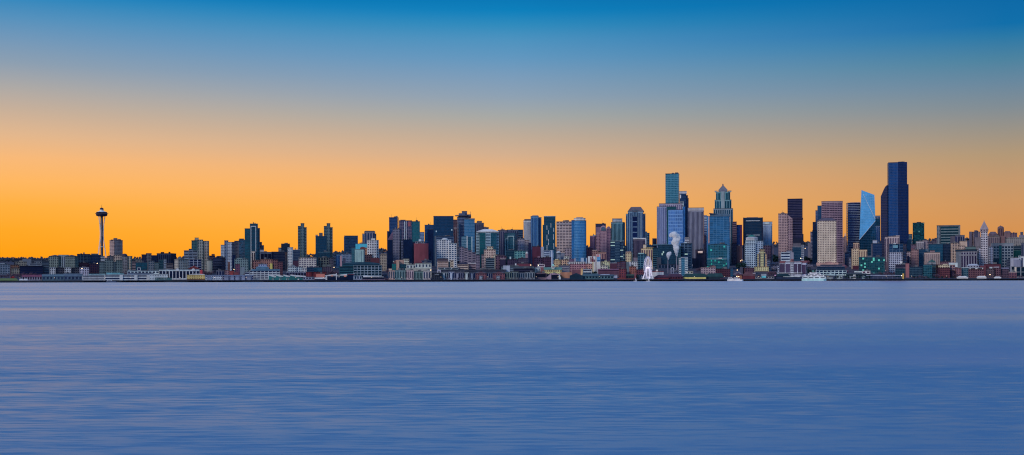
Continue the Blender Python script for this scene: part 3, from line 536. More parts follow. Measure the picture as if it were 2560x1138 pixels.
B('parking_garage', 'long dark open parking deck behind the condo row', 2730, V(1097, 1160, 673, 'B', (70, 74, 96), gK, fp=5, hf=.5), V(1160, 1265, 675, 'B', (78, 80, 102), gK, fp=5, hf=.5, u=4), V(1095, 1146, 670, 'G', (170, 180, 204), gK, yb=673.5, cp=18, fp=4, wf=.9, hf=.55, off=-1, dep=8), V(1093, 1103, 675, 'P', (150, 140, 160), off=-3, dep=5))
B('parking_garage', 'grey-green low deck with pale roof left of the white curved columns', 2740, V(1253, 1335, 667, 'B', (96, 110, 126), (40, 46, 70), fp=4, hf=.3), V(1258, 1275, 664, 'P', (150, 150, 170), off=-1, dep=8), V(1284, 1334, 672, 'B', (40, 40, 66), gK, off=-4, dep=4))
B(LR, 'black glass restaurant below the grey street cleft left of the condo rows', 2650, V(1080, 1103, 683, 'G', (48, 54, 74), (10, 24, 44), cp=5), V(1087, 1098, 686, 'P', (120, 120, 134), off=-4, dep=4, yb=688, cap=1))
# condo row in distinct houses
for k, (a, b, t, w, g, lab) in enumerate([
    (1103, 1121, 681, (130, 132, 142), gD, 'grey-green townhouse at the left end of the long condo row'),
    (1121, 1137, 680, (134, 134, 160), gN, 'lilac-grey townhouse with pale bays, second in the long condo row'),
    (1137, 1160, 681, (104, 98, 120), gN, 'slate townhouse with dark bays, third in the long condo row'),
    (1160, 1173, 681, (140, 140, 142), gK, 'pale cream-bayed townhouse in the middle of the condo row'),
    (1173, 1189, 681, (70, 76, 100), gN, 'dark navy townhouse left of the first brick townhouse')]):
    B('townhouse', lab, 2665+k, V(a, b, t, 'V', w, g, cp=4.5), V(a+4, a+9, t+3, 'P', tuple(min(220, c+35) for c in w), off=-2, dep=2, name='bay'), group='condo townhouses on the shore')
for a, b, lab in ((1189, 1216, 'left brick townhouse with grey double bay and pitched roof on the shore'), (1232, 1262, 'right brick townhouse with grey double bay and pitched roof on the shore')):
    B('townhouse', lab, 2668, V(a, b, 684, 'G', (132, 70, 80), (60, 50, 74), cp=5, top=('gablef', 679), rc=(96, 62, 76)), V(a+9, a+17, 690, 'G', (150, 152, 166), (90, 100, 120), off=-2, dep=2, cp=4, name='bay'), group='brick townhouses')
B('townhouse', 'dark grey townhouse between the two brick townhouses', 2669, V(1216, 1232, 682, 'V', (92, 92, 112), gN, cp=5, top=('gable', 680)))
B('apartment_block', 'grey-green glazed condo row ending at the hillside stairs', 2672, V(1262, 1279, 681, 'V', (98, 112, 112), gD, cp=5), V(1279, 1296, 680, 'V', (112, 120, 124), gD, cp=5, off=-2), V(1296, 1312, 682, 'V', (90, 98, 118), (16, 50, 74), cp=5), V(1312, 1337, 681, 'V', (118, 122, 134), (40, 60, 78), cp=6, off=-1))
# ================= centre right
B(OT, 'dark flat-topped tower behind the round-arched pink tower', 3420, V(1489, 1515, 560, 'P', (44, 42, 74), cap=1), V(1490, 1512, 568, 'P', (120, 86, 110), off=-2, dep=3), V(1524, 1528, 571, 'P', (30, 70, 96)))
B(OT, 'mauve tower with pinstripes low left of the round-arched pink tower', 3360, V(1475, 1489, 590, 'V', (132, 92, 120), (70, 50, 90), cp=3.4, c=-.15, u=2), V(1484, 1489, 587.5, 'P', (150, 160, 180), yb=590))
B(OT, 'pink granite tower with round-arched gable tops', 3200, V(1500, 1517, 574, 'G', (164, 116, 128), (80, 52, 88), cp=3.8, hf=.5, wf=.5, top=('arch', 564), rc=(158, 114, 128), u=0, off=-1), V(1517, 1527, 572, 'G', (136, 92, 112), (66, 44, 78), cp=3.8, hf=.5, top=('arch', 566), rc=(136, 94, 112), off=1), V(1490, 1500, 586, 'G', (160, 112, 124), (80, 52, 88), cp=3.8, hf=.5, off=1, top=('arch', 580), rc=(150, 106, 122)), V(1503, 1514, 573, 'C', DG, (70, 96, 118), top=('arch', 567), rc=(60, 84, 110), off=-1.8, dep=.8, yb=577, name='arch_window'))
B(OT, 'teal green ribbed tower with pale box crown', 3280, V(1528, 1563, 556, 'V', (92, 132, 150), (16, 80, 104), cp=3.6, c=-.16, u=0), V(1531, 1556, 547, 'V', (150, 152, 164), (110, 116, 134), yb=556, cp=3, cap=1, off=3), V(1533, 1554, 551, 'P', (160, 160, 170), off=1.5, dep=2, yb=554))
B(AT, 'dark glass flats with many lit rooms below the teal ribbed tower', 3080, V(1526, 1538, 604, 'B', (34, 64, 92), (16, 50, 84), lit=.28, fp=4), V(1538, 1550, 604, 'C', DG, (10, 46, 78), ln=(60, 90, 116), fp=4), V(1550, 1561, 604, 'B', (40, 70, 98), (16, 50, 84), lit=.25, fp=4, c=-.2), V(1526, 1560, 602.5, 'P', (150, 170, 190), yb=604, off=1, cap=1))
B(OT, 'slate blue tower with truncated pyramid roof and dark centre slot', 3260, V(1565, 1573, 535, 'V', (104, 130, 156), (44, 78, 116), cp=3.6, off=4, u=0), V(1570, 1582, 529, 'V', (108, 132, 158), (44, 78, 116), cp=4, u=0), V(1581, 1594, 541, 'G', (96, 122, 150), (10, 34, 78), cp=12, fp=15, wf=.98, hf=.86, off=-1, dep=12, u=0), V(1581, 1595, 526, 'V', (90, 118, 142), (50, 84, 116), cp=4, off=2, u=0), V(1594, 1608, 529, 'V', (116, 138, 160), (40, 72, 112), cp=4, u=0), V(1606, 1614, 535, 'V', (80, 104, 134), (34, 62, 100), cp=3.6, off=4), V(1570, 1610, 528.5, 'P', (92, 82, 98), yb=530, off=2, dep=34, top=('hip', 517, .6), rc=(92, 80, 94)))
B('office_building', 'plum pinstriped box with white rim before the truncated pyramid tower', 3080, V(1583, 1615, 598, 'V', (92, 78, 100), (38, 34, 66), cp=3, c=-.05, u=0), V(1583, 1615, 596.2, 'P', (190, 180, 186), yb=598, off=-.4, cap=1, rc=(200, 190, 190)), V(1613.5, 1616, 597, 'P', (180, 170, 180), off=0, dep=20))
B(OT, 'narrow blue bowed tower right of the truncated pyramid tower', 3360, V(1614, 1624, 583, 'B', (120, 150, 176), gB, fp=4.4, c=-.4), V(1613, 1618, 579, 'P', (50, 90, 120)))
B('office_building', 'golden brick office with stair turret behind the big wheel', 3000, V(1603, 1634, 622, 'V', (222, 164, 122), (130, 92, 104), cp=6, wf=.55, u=0, c=-.06), V(1608, 1615, 612, 'P', (214, 166, 136), yb=622, off=4, cap=1), V(1615, 1634, 619, 'G', (226, 180, 116), (140, 100, 90), yb=622, cp=5))
B(LR, 'small cream block with brick windows below the slate blue pyramid tower', 3010, V(1564, 1581, 632, 'G', (216, 172, 132), (124, 74, 82), cp=5, c=-.2), V(1566, 1578, 629, 'P', (170, 130, 120), yb=632))
B('office_building', 'salmon stone block below the round-arched pink tower', 3020, V(1480, 1498, 628, 'G', (150, 104, 100), (96, 60, 70), cp=5), V(1492, 1516, 631, 'V', (170, 116, 108), (110, 70, 84), cp=6, off=-4), V(1481, 1492, 625, 'P', (168, 130, 118), yb=628))
B(LR, 'dark plum building at the right foot of the curved blue tower', 3240, V(1465, 1482, 622, 'G', (74, 42, 66), gK), V(1466, 1476, 619, 'P', (40, 50, 74), yb=622))
B('mural_wall', 'white building painted with dark red figures left of the red billboard', 2840, V(1470, 1489, 641, 'P', (206, 196, 196)), *[V(a, b, t, 'P', (112, 40, 58), off=-.5, dep=.4, yb=u, name='painted_figure') for a, b, t, u in ((1476, 1478, 643, 655), (1479, 1484, 646, 655), (1480, 1483, 641.5, 645), (1485, 1487, 649, 655))])
B('billboard', 'large billboard, pink top and bright blue lower picture, on the brick building', 2825, V(1491, 1501, 636, 'P', (196, 196, 206), dep=3), V(1492, 1498, 636.5, 'P', (226, 110, 120), off=-.4, dep=.3, yb=642, name='panel'), V(1492.5, 1500.5, 642.5, 'P', (60, 140, 206), off=-.4, dep=.3, yb=654, name='panel'), V(1493, 1500, 650, 'P', (30, 60, 110), off=-.8, dep=.3, yb=652, name='panel'), cat='billboard')
B(LR, 'pale yellow stucco building with roof turrets right of the billboard', 2780, V(1504, 1525, 655, 'G', (222, 194, 138), (100, 88, 96), cp=5, fp=4.6), V(1511, 1517, 652, 'P', (232, 200, 140), yb=655), V(1501, 1519, 664, 'G', (190, 176, 160), (90, 80, 90), cp=5, off=-6, dep=6))
B(LR, 'dark blue vaulted shop left of the pale yellow stucco building', 2850, V(1501, 1512, 648, 'P', (26, 30, 66), sh='round'))
B(LR, 'maroon low block with pale roof edge right of the pale yellow building', 2820, V(1525, 1543, 658, 'P', (84, 42, 66), cap=1, rc=(150, 150, 166)))
B('office_building', 'plum brick loft with two tones of windows above the tall red brick block', 2790, V(1542, 1552, 656, 'G', (104, 64, 80), (70, 60, 90), cp=4.4), V(1551, 1566, 654, 'G', (84, 50, 66), (80, 70, 100), cp=4.4, c=-.1))
B('apartment_block', 'tall red brick block standing just behind the piers left of the wheel', 2690, V(1548, 1567, 673, 'G', (126, 50, 62), (90, 56, 76), cp=4.4, hf=.6, c=-.1))
B(LR, 'orange-brown brick house beside the tall red brick block', 2700, V(1573, 1591, 667, 'G', (160, 88, 74), (110, 66, 70), cp=5, c=.2))
B(LR, 'white block with three rows of black windows left of the wheel', 2800, V(1573, 1577, 655, 'P', (176, 170, 184)), V(1577, 1595, 655, 'G', (190, 196, 216), (28, 30, 66), cp=4.6, fp=4.4, wf=.6, hf=.6))
B(LR, 'grey-blue flats above the white block with black windows', 2880, V(1564, 1577, 655, 'P', (92, 104, 118)), V(1584, 1596, 644, 'P', (120, 100, 116), cap=1))
B('apartment_block', 'teal glass block with pale roof slab directly left of the wheel', 2830, V(1594, 1616, 636, 'G', (60, 104, 124), (10, 60, 86), cp=8, wf=.8, hf=.7, fp=4.5), V(1596, 1610, 633, 'P', (150, 186, 200), yb=636, cap=1))
B('office_building', 'sprawling dark teal office complex behind the wheel and steam', 2980, V(1632, 1645, 620, 'B', (40, 84, 104), gD, fp=5, hf=.6), V(1645, 1690, 613, 'C', DG, (8, 48, 74), ln=(12, 62, 86), fp=5, cap=1, lit=.015), V(1689, 1702, 616, 'C', DG, (16, 56, 76), ln=(26, 74, 90), fp=5), V(1642, 1653, 644, 'P', (60, 64, 82), off=-12, dep=12), V(1633, 1637, 668, 'P', (70, 70, 92), off=-16, dep=5), V(1646, 1700, 662, 'V', (56, 66, 96), gD, off=-16, dep=16, cp=8, u=0), V(1690, 1700, 664, 'P', (90, 74, 90), off=-18, dep=5), V(1632, 1700, 611, 'P', (60, 100, 118), yb=613.5, off=1, u=0))
B(LR, 'dark navy office shoulder seen left of the lavender tower', 3400, V(1631, 1642, 596, 'P', (26, 34, 66), sh='round'))
# lavender complex, teal slab, etc.
B(OT, 'tall teal glass slab with sloped roof edge, second tallest on the right', 3380, V(1664, 1699, (436, 434.5), 'C', DG, (34, 96, 122), ln=(58, 122, 146), lw=.16, fp=5, cp=4, c=-.05, cap=1))
B(OT, 'broad lavender stone tower with bright blue inset glass', 3190, V(1642, 1667, 517, 'V', (132, 136, 172), (112, 118, 156), cp=5, wf=.5, c=.04, u=0), V(1648, 1706, 509, 'V', (146, 128, 150), (118, 108, 140), cp=5, wf=.4, off=6, u=0, cap=1), V(1667, 1690, 517, 'C', DG, (28, 76, 90), off=3, dep=4, u=0), V(1671, 1707, 525, 'C', DG, (74, 120, 182), ln=(88, 136, 190), fp=9, cp=6, off=-5, dep=16, cap=1, u=0), V(1707, 1713, 517, 'C', DG, (40, 96, 158), off=2, cap=1))
B(OT, 'dark blue tower with white crown box behind the teal slab', 3330, V(1699, 1716, 485, 'C', DG, (14, 46, 84), ln=(16, 56, 96), u=0), V(1715, 1720, 489, 'B', (20, 44, 80), gN, off=2), V(1718, 1722, 496, 'B', (60, 90, 120), gN, off=6), V(1699, 1717, 478.5, 'P', (170, 160, 172), yb=485, off=2, cap=1), V(1700, 1703, 487, 'P', (190, 206, 220), off=-1, dep=1, yb=496, name='sign_panel'), V(1700, 1710, 505, 'B', (170, 180, 196), gN, off=-10, dep=9, fp=4))
B(OT, 'grey tower with close vertical ribs and pale blank crown', 3150, V(1720, 1760, 527, 'V', (128, 122, 142), (44, 46, 78), cp=3.3, wf=.5, c=-.04, u=0), V(1720, 1760, 520, 'P', (158, 146, 154), yb=527, off=-.3, cap=1, flush=1, dep=30))
B(OT, 'slim white tower with blue strip windows right of the ribbed grey tower', 3260, V(1760, 1768, 539, 'B', (168, 172, 192), (70, 90, 134), fp=4.6), V(1767, 1772, 541, 'C', DG, (70, 136, 190)), V(1760, 1765, 590, 'G', (130, 110, 134), gP, off=-12, dep=10))
B(OT, 'tall green glass tower with pyramid roof and corner pavilions', 3340, V(1790, 1826, 480, 'V', (92, 136, 146), (24, 88, 100), cp=7, wf=.75, sh='oct', cham=.14, u=0), V(1787, 1829, 500, 'V', (96, 136, 148), (26, 86, 102), cp=7, wf=.75, sh='oct', cham=.12, off=-1, u=0), V(1784, 1832, 522, 'V', (110, 124, 142), (30, 82, 104), cp=6, wf=.6, off=-2, u=0), V(1787, 1794, 477.5, 'P', (160, 150, 150), yb=480, cap=1, off=2, dep=7), V(1821, 1829, 477.5, 'P', (160, 150, 150), yb=480, cap=1, off=2, dep=7), V(1797, 1819, 475, 'P', (110, 106, 126), yb=480, off=6, dep=20, top=('pyr', 461), rc=(104, 98, 114)), V(1806.3, 1809.3, 459, 'P', (90, 80, 96), yb=464, off=14, dep=3, name='finial'), V(1803, 1812, 479, 'P', (130, 140, 148), off=-1.6, dep=1.4, yb=522, name='bay'), V(1829, 1833, 521, 'P', (30, 44, 74), off=4))
B(OT, 'steel blue glass tower with slanted roof fin before the pyramid-roofed tower', 3160, V(1773, 1826, 541, 'C', DG, (34, 92, 138), ln=(54, 110, 152), fp=5, cp=9, lw=.08, c=-.03, u=0), V(1775, 1826, (533, 535.5), 'P', (70, 96, 122), yb=541, off=2, dep=25, cap=0), V(1773, 1793, (532.5, 535), 'P', (60, 60, 84), yb=534.5, off=-3, dep=3))
B(OT, 'plum banded tower just right of the pyramid-roofed tower', 3280, V(1831, 1842, 555, 'B', (114, 86, 98), (56, 42, 66), fp=5), V(1830, 1841, 612, 'P', (64, 44, 66), off=-12, dep=12), V(1829, 1842, 610, 'G', (90, 70, 90), gK, off=-20, dep=8, cp=5))
B(OT, 'indigo glass tower with a red right strip', 3360, V(1842, 1850, 563, 'C', DG, (16, 50, 110), ln=(16, 40, 90)), V(1850, 1855.5, 563, 'C', DG, (96, 40, 84), ln=(60, 36, 90), off=1))
B(LR, 'brown brick block behind the dark corner, below the indigo tower', 3200, V(1842, 1856, 615, 'P', (114, 68, 74), cap=1), V(1846, 1850, 612, 'P', (160, 140, 140), yb=615))
B('apartment_block', 'teal glass block of lit and dark panes below the steel blue tower', 2960, V(1770, 1777, 613, 'C', DG, (16, 86, 104), off=2), V(1776, 1818, 611, 'C', DG, (10, 70, 92), ln=(28, 92, 112), cp=4, fp=4.2, lw=.16, var=1.0, lit=.05, litc=(60, 190, 180), u=3), V(1818, 1823, 614, 'C', DG, (70, 118, 150)), V(1768, 1817, 648, 'C', DG, (10, 70, 86), ln=(30, 100, 112), var=1.2, off=-14, dep=14, cap=1, rc=(130, 150, 170), lit=.06, litc=(40, 170, 150)), V(1796, 1805, 645, 'G', (190, 200, 214), gT, off=-15, dep=8, yb=648, cp=4))
B(AT, 'dark steel-framed flats tower left of the plum building', 3010, V(1702, 1731, 609, 'G', (72, 96, 124), (12, 54, 84), cp=8, wf=.82, hf=.7, lit=.02, cap=1, c=-.06), V(1712, 1724, 594, 'B', (190, 176, 180), gP, yb=609, off=6, fp=4, cap=1), V(1709, 1717, 606, 'P', (150, 164, 180), yb=609, off=1))
B(AT, 'white banded balcony tower on the shore in front of the steel-framed flats', 2760, V(1697, 1703, 646, 'B', (200, 206, 222), (20, 84, 116), fp=4.4, hf=.55), V(1703, 1712, 645, 'C', DG, (30, 96, 130), ln=(60, 120, 150), off=1, fp=4.4), V(1712, 1720, 646, 'B', (180, 190, 208), (20, 84, 116), fp=4.4, hf=.5), V(1702, 1720, 643.5, 'P', (160, 166, 190), yb=645, off=-1, cap=1))
B('office_building', 'plum block with two brightly lit top floors', 3060, V(1739, 1762, 625, 'P', (70, 52, 74), cap=1, c=.15), V(1732, 1750, 646, 'P', (62, 50, 74), off=-14, dep=12), V(1750, 1764, 632, 'P', (80, 62, 82), off=10), V(1745, 1757, 627, 'P', (100, 80, 92), off=-2.2, dep=.6, yb=634, name='lit_front'))
B(LR, 'long pinkish stone building with round window gable on the shore', 2740, V(1752, 1789, 669, 'G', (164, 132, 138), (120, 96, 116), cp=6, fp=4.6, u=2), V(1779, 1789, 666, 'P', (150, 100, 104), yb=669, top=('gablef', 664, .6), rc=(140, 92, 96), flush=1, dep=14))
B(LR, 'dark oxblood brick warehouse right of the pinkish stone building', 2735, V(1789, 1826, 673, 'G', (78, 36, 54), (50, 32, 56), cp=4.6), V(1826, 1832, 672, 'C', DG, (14, 84, 116), ln=(40, 50, 80)))
B(LR, 'small cream open pavilion right of the white banded balcony tower', 2700, V(1717, 1733, 679, 'G', (210, 196, 170), (50, 50, 50), cp=7, fp=5, wf=.7), V(1714, 1720, 680, 'P', (200, 196, 206), off=-3))

# ================= right downtown
B(OT, 'black slab tower with two thin white lines across it', 3240, V(1859, 1907, 545, 'C', DG, (8, 44, 74), ln=(8, 34, 60), u=0, cap=1), V(1858, 1861, 544, 'P', (18, 26, 56), off=-2, dep=20), V(1904.5, 1907.5, 544, 'P', (18, 26, 56), off=-2, dep=20), V(1865, 1900, 551.6, 'P', (190, 186, 200), yb=553, off=-1.4, dep=1.2, name='light_line'), V(1865, 1900, 587.2, 'P', (180, 180, 196), yb=588.6, off=-1.4, dep=1.2, name='light_line'), V(1867, 1895, 543, 'P', (120, 96, 96), yb=544.5, off=5, cap=0))
B(AT, 'tower with wavy white and blue vertical ribs right of the black slab', 3330, V(1907, 1931, 561, 'V', (150, 162, 190), (70, 120, 176), cp=3.2, wf=.5, c=-.06, u=0), V(1907, 1931, 555, 'P', (130, 140, 166), yb=561, off=-.2, dep=24, cap=1), V(1912, 1924, 556, 'P', (180, 186, 200), yb=560.5, off=-1.2, dep=.8, name='panel'))
B('office_building', 'pale gridded office with stepped rotunda and green dome', 3020, V(1862, 1889, 610, 'G', (160, 172, 196), (36, 58, 96), cp=5, fp=5.2, hf=.55, u=0), V(1889, 1908, 603, 'G', (140, 152, 176), (32, 54, 90), cp=5.4, fp=5.2, hf=.5, off=5, u=0), V(1864, 1895, 601, 'G', (170, 176, 190), (36, 84, 110), yb=610, off=2, cp=5.2, fp=5, sh='oct', cham=.2, dep=30, u=0), V(1865, 1895, 595, 'P', (170, 160, 168), yb=601, off=3, sh='oct', cham=.3, dep=30, top=('hip', 592, .75), rc=(160, 150, 160)), V(1869, 1890, 594, 'P', (20, 110, 104), yb=596, off=6, sh='oct', dep=20, top=('dome', 586.5), rc=(16, 104, 100)), V(1856, 1862, 652, 'G', (120, 130, 150), gK, off=-3, cp=5))
B(LR, 'brown-plum office behind the yellow stepped tower', 3110, V(1905, 1930, 615, 'G', (84, 62, 86), (64, 48, 74), cp=5, c=-.1), V(1895, 1907, 618, 'P', (96, 106, 130), off=-5))
B(OT, 'golden stepped office tower with twin dark window slots', 2880, V(1886, 1922, 668, 'G', (226, 178, 122), (92, 62, 74), cp=4.6, fp=3.6, hf=.45, off=-6, u=0), V(1888, 1920, 679, 'G', (170, 140, 130), (70, 56, 70), cp=4.6, off=-8, dep=6), V(1893, 1897.5, 636, 'G', (220, 174, 124), (110, 80, 90), cp=4, fp=4), V(1897, 1901.5, 631, 'P', (214, 168, 120)), V(1898, 1901, 634, 'C', DG, (50, 60, 92), off=-.5, dep=.4, yb=667, name='window_slot'), V(1901, 1909.5, 627, 'G', (230, 182, 126), (120, 84, 84), cp=3.4, fp=4, off=-1), V(1909, 1913.5, 631, 'P', (214, 168, 120)), V(1909.5, 1912.5, 634, 'C', DG, (36, 60, 84), off=-.5, dep=.4, yb=667, name='window_slot'), V(1913, 1917.5, 636, 'G', (214, 160, 122), (130, 72, 84), cp=4, fp=4), V(1899, 1912, 624, 'G', (180, 150, 130), gK, yb=629, cp=4, off=3), V(1900, 1912, 623, 'P', (40, 46, 74), yb=624, off=3, cap=1))
B(LR, 'small white banded block right of the golden stepped tower', 2920, V(1917, 1926, 650, 'B', (150, 146, 166), gK, fp=5))
B(OT, 'dusty pink gridded tower with cut corner', 3160, V(1946, 1970, 534.5, 'G', (170, 130, 130), (72, 50, 76), cp=3.8, fp=4.3, wf=.62, hf=.5, u=3), V(1970, 1982, (538, 547), 'G', (150, 114, 122), (64, 46, 72), cp=3.8, fp=4.3, wf=.62, hf=.5))
B(OT, 'tall plum-black slab tower behind the dusty pink gridded tower', 3330, V(1969, 2007, 497.5, 'B', (58, 52, 80), (24, 30, 64), fp=4.6, hf=.6, c=-.02, u=0, cap=1), V(1969, 2008, 545, 'P', (38, 30, 58), yb=549, off=-.8, dep=20, name='plant_floor'), V(1969, 2007.5, 596, 'P', (24, 28, 54), off=-1, dep=26, name='plinth'), V(2004, 2009, 585, 'P', (70, 56, 76), off=10))
B('office_building', 'dark teal office with grey roof box and pale right edge', 3070, V(1981, 2003, 618, 'C', DG, (12, 54, 84), ln=(20, 60, 88), cap=1, rc=(130, 124, 134)), V(1983, 2002, 608, 'P', (90, 80, 94), yb=618, off=3, cap=1), V(2003, 2010, 613, 'B', (160, 160, 176), gN, fp=5, off=1))
B(LR, 'white banded garage before the dusty pink gridded tower', 2960, V(1952, 1976, 631, 'B', (172, 176, 196), (24, 50, 86), fp=6.5, hf=.5, u=0), V(1976, 1984, 631, 'P', (140, 130, 150), off=1), V(1966, 1980, 627, 'P', (120, 118, 140), yb=631, cap=1))
B('apartment_block', 'large mauve waterfront block framed in white with red roof turrets', 2740, V(1948, 1963, 659, 'G', (180, 172, 194), (96, 78, 100), cp=16, fp=50, wf=.9, hf=.92, u=0), V(1963, 1976, 656, 'V', (176, 170, 194), (100, 80, 104), cp=12, wf=.88, u=0), V(1976, 1984, 656, 'G', (180, 174, 196), (50, 44, 80), cp=3.6, fp=4, off=-2, u=0), V(1984, 2004, 656, 'V', (176, 170, 194), (100, 80, 104), cp=10, wf=.88, u=0), V(2004, 2018, 658, 'V', (170, 164, 190), (84, 66, 92), cp=10, wf=.88, u=0, c=-.2), V(1949, 1964, 652, 'P', (120, 66, 76), yb=659, off=4), V(2000, 2017, 652, 'P', (116, 60, 72), yb=659, off=4), V(1976, 1985, 650, 'P', (140, 90, 96), yb=656, off=3, sh='round', top=('dome', 647), rc=(136, 76, 84)), V(1962, 2004, 653.5, 'P', (130, 110, 130), yb=656.5, off=5), V(1944, 1948, 666, 'B', (170, 166, 186), gK, fp=5, off=-4), V(1942, 2006, 682, 'P', (190, 190, 206), yb=683.3, off=-4, dep=8, name='canopy'))
B(OT, 'stepped blue glass tower left of the mauve curved tower', 3420, V(2044, 2056, 515, 'C', DG, (34, 74, 116), cap=1), V(2039, 2046, 527, 'C', DG, (54, 78, 116), ln=(80, 96, 130), off=-4), V(2032, 2040, 556, 'V', (110, 92, 112), gP, off=-8, cp=4), V(2031, 2042, 577, 'C', DG, (14, 44, 78), off=-12))
B(AT, 'narrow grey-lilac flats at the far edge left of the stepped blue tower', 3500, V(2026, 2032, 580, 'B', (126, 122, 146), gP), V(2020, 2028, 608, 'P', (110, 100, 120)))
B(OT, 'broad mauve tower with bowed front and dark floor bands', 3280, V(2054, 2107, 506, 'B', (140, 104, 120), (58, 42, 70), fp=5, hf=.5, sh='round', bulge=.12, u=0), V(2054, 2107, 503.5, 'P', (150, 112, 120), yb=508, sh='round', bulge=.12, off=-.4, dep=40, cap=1), V(2070, 2084, 502.6, 'P', (120, 90, 104), yb=504, off=10))
B(OT, 'salmon punched-window tower with low slate hip roof', 3060, V(2043, 2091, 552, 'G', (214, 168, 148), (86, 56, 74), cp=4.2, fp=4.5, wf=.52, hf=.42, c=.03, top=('hip', 545, .55), rc=(84, 72, 92), u=0), V(2041, 2096, 657, 'P', (180, 128, 120), yb=664, off=-3, dep=10, name='podium'), V(2064, 2080, 657, 'P', (170, 120, 116), yb=659, off=-3, dep=8, top=('arch', 654), rc=(150, 100, 106), name='porch'))
B(OT, 'navy tower with thin pale floor lines left of the faceted glass tower', 3330, V(2116, 2152, 507.5, 'B', (124, 132, 156), (24, 40, 84), fp=4.6, hf=.72, c=.1, u=0), V(2126, 2150, 506, 'P', (110, 100, 120), yb=508))
B(AT, 'pinkish slab seen in the gap right of the salmon tower', 3560, V(2106, 2113, 594, 'G', (170, 130, 140), gP, cp=3), V(2110, 2116, 590, 'P', (150, 112, 116)), V(2112, 2114, 584, 'P', (150, 150, 170)))
B('office_building', 'grey glass block at the foot of the navy line-marked tower', 3120, V(2112, 2124, 632, 'B', (90, 104, 134), gN), V(2116, 2122, 644, 'P', (60, 66, 96), off=-10), V(2122, 2128, 645, 'G', (130, 124, 146), gK, cp=4, off=-20))
B('office_building', 'sandstone deco building with set-back tower left of the teal lit block', 2960, V(2129, 2147, 622, 'G', (216, 162, 128), (92, 54, 76), cp=4.4, fp=4.4, wf=.45, hf=.5, c=.15, u=0), V(2133, 2148, 608, 'V', (208, 156, 126), (96, 58, 80), yb=625, cp=4.2, off=2, u=1, cap=1), V(2147, 2168, 625, 'V', (216, 160, 124), (92, 54, 76), cp=4.2, off=2, wf=.4, u=0), V(2131, 2147, 664, 'P', (76, 30, 50), off=-2, dep=4))
B('office_building', 'low dark teal block with scattered lit windows right of the sandstone building', 2860, V(2147, 2212, 643, 'C', DG, (10, 70, 84), ln=(12, 60, 76), cp=4, fp=4, var=.8, lit=.06, litc=(110, 220, 200), cap=1, rc=(50, 60, 84)))
B('office_building', 'navy box with white penthouse before the faceted glass tower', 3080, V(2178, 2182, 610, 'P', (84, 78, 96), cap=1), V(2181, 2205, 609, 'C', DG, (14, 46, 86), ln=(16, 50, 90), cap=1), V(2182, 2193, 601, 'P', (158, 158, 178), yb=609, off=4, cap=1))
B(OT, 'teal-grey glass tower squeezed between the faceted tower and the tallest black tower', 3450, V(2187, 2201, 540, 'V', (100, 104, 132), (40, 84, 116), cp=4), V(2189, 2200, 548, 'C', DG, (20, 66, 96), off=-8), V(2187, 2200, 566, 'V', (110, 124, 156), (50, 90, 136), cp=5, off=-20, dep=14))
B('office_building', 'pale vertical-striped office in front of the tallest black tower', 3010, V(2212, 2220, 593, 'V', (176, 146, 150), (90, 74, 98), cp=3.6), V(2220, 2249, 592, 'V', (184, 154, 154), (92, 76, 100), cp=4.2, off=1), V(2240, 2249, 589, 'P', (176, 150, 152), yb=592), V(2215, 2221, 655, 'P', (96, 74, 88), off=-4))
B('office_building', 'white gridded block with blue glass upper floors right of the pale striped office', 2920, V(2222, 2257, 631, 'G', (168, 164, 186), (36, 34, 72), cp=4.6, fp=4.4, wf=.66, hf=.6, u=0), V(2223, 2267, 610, 'G', (66, 90, 122), (14, 62, 98), cp=8, fp=7, wf=.85, hf=.8, off=6, c=-.2, u=0), V(2233, 2245, 613, 'P', (90, 140, 160), off=3, dep=1, yb=620, name='glass_bay'), V(2234, 2240, 608, 'P', (180, 180, 200), yb=610.5, off=5, cap=1), V(2250, 2256, 653.5, 'P', (220, 216, 226), off=-1.5, dep=1, yb=659, name='sign_panel'))
B('office_building', 'long navy glass building with pale roof lines behind the white ferry terminal', 2860, V(2043, 2112, 666, 'C', DG, (10, 40, 70), ln=(14, 46, 76), cap=1, rc=(130, 110, 126)), V(2051, 2106, 662.5, 'P', (32, 40, 66), yb=666, off=4, cap=1, rc=(60, 60, 80)))
B('ferry_terminal', 'white-framed terminal building with dark bays behind the white and green ferry', 2770, V(2039, 2116, 676, 'G', (168, 184, 214), (16, 44, 80), cp=9, fp=5, wf=.8, hf=.66, u=0), V(2064, 2088, 683, 'G', (160, 180, 208), (16, 44, 80), cp=9, fp=5, off=-4, dep=4), cat='terminal')

# ================= right end
B(OT, 'distant grey-green block right of the tallest black tower', 3560, V(2271, 2281, 586, 'B', (92, 108, 122), gT))
B(AT, 'dark teal tower with chamfered top standing alone right of the tallest tower', 3400, V(2282, 2311, 557.5, 'C', DG, (8, 74, 84), ln=(16, 56, 72), var=1.3, sh='oct', cham=.12, cap=1, lit=.015, litc=(110, 150, 140), u=0), V(2292, 2303, 555, 'P', (40, 60, 76), yb=558, off=5))
B('office_building', 'pinkish white gridded block below the lone dark teal tower', 3150, V(2290, 2310, 604, 'V', (168, 150, 156), (62, 54, 80), cp=4.6, wf=.5), V(2305, 2321, 601, 'G', (150, 124, 130), gP, off=8, cp=4))
B(LR, 'muddle of brown-mauve flats at the right foot of the tallest black tower', 3180, V(2268, 2278, 600, 'C', DG, (12, 44, 74)), V(2276, 2291, 612, 'G', (106, 80, 100), gP, cp=4))
